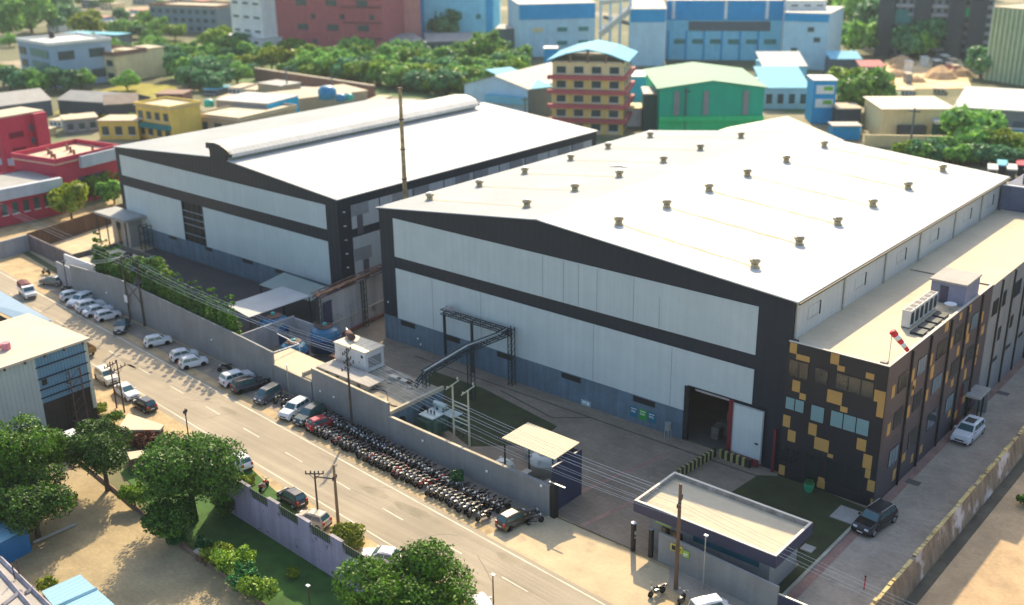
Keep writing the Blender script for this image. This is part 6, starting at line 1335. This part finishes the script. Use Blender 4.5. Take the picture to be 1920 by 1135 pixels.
for (a, za), (c, zc) in zip(arc[:-1], arc[1:]): MB().prism([P(a, -1, h+.3+za), P(c, -1, h+.3+zc), P(c, -1, h+.55+zc), P(a, -1, h+.55+za)], e2*21).obj('arched_roof', R_blue, t)
for k in range(5): MB().bar(P(L*k/4, -.2, h), P(L*k/4, -.2, h+.5+[0, 2.0, 2.8, 2.0, 0][k]), .5).obj('roof_post', W_brick, t)
bld('blue_tower', 'narrow bright blue tower left of the yellow building', 'tower', (1020, 150), (1044, 150), 92, 6, C('azure', (.0, .26, .55)), W_white)
bld('blue_box_building', 'cobalt blue block right of the yellow building', 'building', (1172, 205), (1210, 205), 145, 12, W_blue2, W_white)
bld('dark_green_block', 'dark green narrow block left of the green shed', 'building', (1206, 245), (1232, 245), 178, 12, C('bottle', (.03, .10, .09)), R_grey)
bld('small_white_house', 'small white flat house between the yellow building and the green shed', 'house', (1168, 238), (1202, 238), 205, 8, W_white, W_cream)
t, A, e1, e2, L, h = bld('green_shed', 'emerald green shed with a pale grey-green roof and bright green base', 'shed', (1234, 252), (1428, 250), 166, 34, W_green, R_green, shape='gable', over=.8, pitch=.07)
bandx(t, A, e1, e2, L, h*.30, h*.40, W_green2, 'ledge', 1.2); bandx(t, A, e1, e2, L, 0, h*.3, W_green2, 'base', .5)
for k in (.14, .42, .80): bandx(t, A, e1, e2, L, h*.42, h*.95, W_grey, 'glazed_strip', .4, L*k, L*k+1.4)
P2_ = P = None
bld('light_blue_shed', 'light blue roofed shed right of the green shed', 'shed', (1430, 205), (1515, 205), 178, 22, W_pale, R_blue, shape='shed', cols=4, rows=1, h=6)
bld('white_blue_shed', 'white and turquoise roofed shed behind the light blue one', 'shed', (1428, 160), (1510, 160), 140, 18, W_blue, R_white, shape='shed', h=6)
t, A, e1, e2, L, h = bld('blue_frame_building', 'cobalt framed narrow building with two green and white pictures', 'building', (1520, 232), (1562, 232), 152, 9, W_blue2, W_white)
for z in (.38, .70):
    bandx(t, A, e1, e2, L, h*z, h*z+h*.20, W_white, 'picture', .2, L*.12, L*.9); bandx(t, A, e1, e2, L, h*z+h*.08, h*z+h*.17, C('picture_green', (.14, .45, .06)), 'green_area', .3, L*.45, L*.85)
bld('blue_gate_wall', 'bright blue sheet enclosure right of the cobalt framed building', 'enclosure', (1560, 262), (1612, 262), 238, 5, C('azure', 'ffffff'), R_grey)
bld('tin_hut', 'tin-roofed hut with a cream tarpaulin under the dark tree', 'hut', (1568, 240), (1612, 240), 205, 8, W_dark, R_tan)
bld('maroon_hut', 'maroon-roofed hut at the edge of the building site', 'hut', (1612, 155), (1656, 155), 125, 8, W_slate, W_maroon, shape='shed', h=5)
bld('turquoise_hut', 'turquoise-roofed hut right of the blue corner tower', 'hut', (1555, 145), (1612, 145), 118, 10, W_slate, R_blue, shape='shed', h=6)
t, A, e1, e2, L, h = bld('cream_factory', 'cream factory with a sandy roof and a teal roller door', 'factory', (1650, 262), (1782, 262), 198, 18, W_cream, mat('bright_cream_roof', (.70, .60, .46), .8), over=.6, h=7.5)
bandx(t, A, e1, e2, L, 0, h*.62, C('teal_door', (.03, .16, .18)), 'roller_door', .25, L*.72, L*.96); bandx(t, A, e1, e2, L, h*.62, h*.72, R_white, 'door_canopy', 4, L*.68, L*1.02); bandx(t, A, e1, e2, L, h*.2, h*.5, W_dark, 'dark_canopy', 2.5, L*.22, L*.6)
t, A, e1, e2, L, h = bld('white_roof_factory', 'long low factory with a bright white roof at the right edge', 'factory', (1784, 262), (2000, 278), 205, 34, W_grey, R_white, over=.6, h=8)
for a, c in ((.06, .12), (.52, .66)): bandx(t, A, e1, e2, L, h*.25, h*.7, W_slate, 'opening', .25, L*a, L*c)
bld('street_wall', 'cream street wall along the front of the cream factory', 'wall', (1620, 275), (1860, 279), 255, .5, W_cream, W_cream, h=2.6, over=.05)
bld('blue_street_wall', 'bright blue sheet wall at the right edge', 'wall', (1872, 272), (2000, 280), 245, .5, W_blue2, W_white, h=4, over=.05)
for i in range(5):
    u = 1852+i*18; bld('market_stall', 'low tin roof in the dark strip behind the long white roof', 'stall', (u, 338-i % 2*8), (u+14, 339-i % 2*8), 330, 5, W_dark, [R_white, R_blue, R_white, W_red, R_tan][i], h=2.2, group='low tin roofs behind the right warehouse')
# small far houses, top left
q = random.Random(8)
for i, (u, v) in enumerate(((150, 40), (178, 48), (205, 52), (232, 44), (120, 30), (255, 30), (165, 14), (200, 18), (330, 8), (368, 14), (260, 8), (425, 20), (100, 60), (560, 110))):
    bld('far_house', ['small white', 'small salmon-roofed', 'small grey', 'small cream'][i % 4]+' house far off near the top left', 'house', (u-11, v), (u+12, v+1), v-q.uniform(9, 14), 10, [W_white, W_pale, W_grey, W_cream][i % 4], [R_white, mat('salmon_roof', (.5, .2, .15), .8), R_grey, R_tan][i % 4], cols=3, rows=2, group='small houses near the top left')
# building site
dm = G(1735, 140)
b = MB(); q4 = [G(*p) for p in ((1655, 168), (1660, 112), (1800, 106), (1822, 165))]; b.quad(*[(p.x, p.y, -.02) for p in q4]); b.struct('building_site', mat('site_earth', (.85, .62, .33), .95, var=.35, scale=.05, blot=((.30, .22, .18), .08, .58)))
for i in range(16):
    u, v = q.uniform(1670, 1805), q.uniform(118, 158); P = G(u, v)
    if i % 2: bld('site_hut', 'small pale structure on the bright earth of the building site', 'site hut', (u-5, v), (u+5, v), v-5, 5, [W_white, W_grey, W_slate, W_pink][i//2 % 4], [R_white, R_tan][i//2 % 2], group='small structures on the building site', h=3)
    else:
        r_ = q.uniform(3, 6); MB().lathe((P.x, P.y, 0), [(r_, 0), (r_*.6, r_*.35), (0, r_*.6)], 9).top('earth_heap', mat('heap_earth', (.60, .38, .2), .95, var=.3), 'heap of earth on the building site', 'heap', tuple(P), 'earth heaps on the building site')
# far roads and fields
def gsheet(nm, m_, px, z=-.03): sheet(nm, m_, [G(*p) for p in px], z)
gsheet('yellow_field', M_grassy, [(100, 212), (170, 176), (240, 155), (325, 160), (345, 178), (240, 190), (130, 215)])
gsheet('scrub_slope', mat('scrub_green', (.10, .17, .05), .95, var=.35, scale=.1, fine=1.5), [(250, 100), (440, 96), (560, 100), (960, 98), (1010, 150), (990, 190), (760, 184), (560, 160), (330, 150), (250, 130)], -.025)
gsheet('far_road', MATS['sandy_verge'], [(255, 88), (300, 88), (400, 125), (500, 148), (560, 168), (540, 176), (470, 158), (370, 130), (300, 100)])
gsheet('side_street', MATS['sandy_verge'], [(-100, 440), (60, 420), (215, 372), (220, 385), (70, 445), (20, 468), (-100, 520)], -.02)
gsheet('left_verge_grass', M_grassy, [(-60, 510), (28, 462), (28, 470), (-20, 520)], -.015)
gsheet('back_street', M_dirt, [(1560, 284), (1700, 288), (2000, 300), (2000, 310), (1700, 298), (1560, 292)], -.02)
gsheet('town_ground', mat('trodden_earth', (.27, .24, .15), .95, var=.3, scale=.06, blot=((.12, .16, .06), .05, .52)), [(100, 260), (350, 200), (700, 178), (1250, 215), (1600, 200), (1950, 240), (2000, 420), (1500, 420), (600, 420), (0, 440)], -.035)
for u, v, h_ in ((1283, 252, 12), (1705, 290, 11), (540, 180, 9), (625, 190, 8), (985, 245, 9)):
    P = G(u, v); t = thing('street_pole', 'slim street pole standing among the buildings behind the warehouses', 'pole', tuple(P), 'street poles behind the warehouses'); MB().tube(P, P+Vector((0, 0, h_)), .25, 6).obj('pole', W_slate, t); MB().bar(P+Vector((-1.4, 0, h_-.8)), P+Vector((1.4, 0, h_-.8)), .2).obj('crossarm', W_slate, t)
# ---- trees of the town: prototypes copied
pf = []
for i, (mt, fl) in enumerate(((LM_far, .8), (LM_far2, .85), (LM_bright, .75), (LM_far, 1.1), (LM_yel, .7))):
    t = thing('town_tree', 'tree', 'tree', (0, 0, 0), 'trees of the town behind the warehouses')
    me = leaf_me('crown', crown_lobes(4.6, 3.6, 13, 70+i, fl), 1500, .62, mt, 80+i); o = bpy.data.objects.new('crown', me); sc.collection.objects.link(o); o.parent = t
    MB().tube((0, 0, 0), (0, 0, 3), .3, 6, .15).obj('trunk', M_bark, t); pf.append(t)
usedt = [0]*5
def tt(k, u, v, s, z=0, lb=None):
    o = clone(pf[k], (0, 0, 0)) if usedt[k] else pf[k]; usedt[k] = 1
    P = G(u, v); o.location = (P.x, P.y, z); o.rotation_euler = (0, 0, q.uniform(0, 6.28)); o.scale = (s*q.uniform(.9, 1.1), s*q.uniform(.9, 1.1), s*q.uniform(.85, 1.1))
    o['label'] = lb or TL[k]; return o
TL = ['mid green round tree of the town behind the warehouses', 'dark blue-green tree of the town behind the warehouses', 'bright yellow-green tree of the town behind the warehouses', 'tall green tree of the town behind the warehouses', 'yellowish tree of the town behind the warehouses']
for u, v, s, k in ((20, 75, 2.6, 3), (60, 62, 2.8, 3), (5, 50, 2.4, 3), (95, 28, 2, 1), (118, 18, 1.6, 1), (130, 48, 1.5, 1), (170, 70, 1.9, 4), (160, 62, 1.5, 2), (245, 72, 1.4, 0), (275, 60, 1.2, 3), (300, 72, 1.3, 3), (262, 74, 1.1, 1), (405, 95, 1.5, 2), (430, 100, 1.1, 0), (440, 50, 1.6, 3),
    (20, 172, 1.2, 1), (50, 174, 1.2, 1), (80, 176, 1.2, 0), (105, 172, 1.2, 1), (130, 172, 1.2, 1), (155, 168, 1.1, 0), (30, 160, 1.0, 2), (8, 165, 1.1, 2), (270, 120, 1.2, 1), (262, 140, 1.1, 1), (290, 110, 1.2, 0), (300, 135, 1.3, 1), (320, 125, 1.2, 1), (330, 148, 1.3, 1), (350, 150, 1.3, 0), (372, 140, 1.2, 2), (390, 152, 1.3, 1), (410, 160, 1.2, 1), (345, 120, 1.1, 0), (375, 170, 1.0, 1), (355, 168, 1.1, 1), (425, 150, 1.1, 1), (445, 158, 1.1, 0), (460, 135, 1.0, 4), (395, 112, 1.0, 0), (430, 122, 1.0, 1), (455, 120, .9, 1),
    (300, 95, .9, 4), (330, 104, .8, 2), (480, 125, 1.0, 0), (510, 130, 1.1, 4), (545, 140, 1.3, 4), (560, 130, 1.2, 2), (540, 92, 1.6, 1), (585, 152, 1.0, 2), (190, 365, 1.0, 2), (178, 375, .8, 2), (135, 412, 1.0, 4), (215, 382, .7, 0), (42, 405, .5, 2), (1605, 215, 2.0, 0), (1590, 185, 1.7, 2), (1625, 215, 1.6, 1), (1605, 60, 3.0, 3), (1580, 45, 2.6, 2), (1630, 85, 2.8, 1), (1650, 100, 2.2, 1), (1600, 105, 2.0, 3), (1745, 108, 2.2, 1), (1700, 110, 2.2, 1), (1720, 112, 1.6, 3),
    (1838, 145, 1.8, 1), (1862, 148, 1.3, 1), (1826, 285, 1.7, 0), (1806, 252, 1.1, 4), (1860, 295, 1.0, 2), (1895, 298, 1.0, 4), (1920, 300, 1.0, 2), (1780, 300, .8, 0), (1750, 296, .8, 1), (1720, 300, .7, 2), (1700, 302, .7, 2), (1765, 258, .8, 1), (1840, 258, .9, 1), (836, 80, 2.2, 1), (910, 125, 1.8, 3), (950, 135, 1.4, 2), (895, 110, 1.3, 0), (215, 245, .6, 2), (245, 235, .6, 0), (205, 240, .5, 4), (1010, 60, 1.2, 1)):
    tt(k, u, v, s)
for i in range(170):                         # the wooded slope below the maroon factory
    u = q.uniform(560, 975); v = q.uniform(108, 178)
    lo_ = 112+max(0, (700-u))*.1; hi_ = 140+(u-560)*.14
    v = min(max(v, lo_), min(hi_, 182))
    if v > 158 and u < 640: continue
    k = q.choice([1, 1, 0, 0, 3, 2]) if v < 150 else q.choice([2, 0, 2, 0, 1]); tt(k, u, v, q.uniform(.8, 1.25))
for i in range(26):                         # hedge of dark growth behind the right warehouse
    u = 1690+i*10; tt(q.choice([1, 0, 1]), u, 302+(u-1690)*.05+q.uniform(-2, 2), q.uniform(.5, .75))
for i in range(60):
    u = q.uniform(0, 600); v = q.uniform(8, 120); 
    if 35 < u < 155 and v > 70: continue
    tt(q.choice([0, 1, 3, 2]), u, v, q.uniform(.7, 1.3))
for i in range(46):
    u = q.uniform(235, 600); v = q.uniform(88, 178)
    if 240 < u < 345 and 150 < v: continue
    if u > 470 and v > 160: continue
    tt(q.choice([0, 1, 1, 3]), u, v, q.uniform(.6, 1.1))
for i, (u, v, r_, m_) in enumerate(((232, 205, 205, 0), (150, 228, 0, 1), (60, 262, 0, 2), (105, 238, 0, 0), (345, 222, 0, 1), (470, 178, 0, 2), (440, 176, 0, 0), (395, 178, 0, 3), (560, 178, 0, 1), (585, 184, 0, 0), (700, 200, 0, 2), (745, 206, 0, 1), (420, 196, 0, 2), (1180, 222, 0, 3), (1000, 150, 0, 0), (1590, 170, 0, 2), (1640, 188, 0, 1), (1700, 178, 0, 0), (1760, 176, 0, 2), (1600, 258, 0, 3))):
    bld('small_house', ['low white house with a flat roof', 'low grey house with a tin roof', 'low cream house with a flat roof', 'low dark house with a blue sheet roof'][m_]+' squeezed into the town behind the warehouses', 'house', (u-11, v), (u+11, v+1), v-q.uniform(7, 12), q.uniform(6, 10), [W_white, W_grey, W_cream, W_slate][m_], [R_tan, R_grey, R_tan, R_blue][m_], cols=3, rows=1, group='low houses squeezed into the town')
for i in range(20): tt(q.choice([0, 1, 3]), q.uniform(960, 1920), q.uniform(-14, 2) if i % 2 else q.uniform(150, 215) if False else q.uniform(-10, 0), q.uniform(1.2, 2))
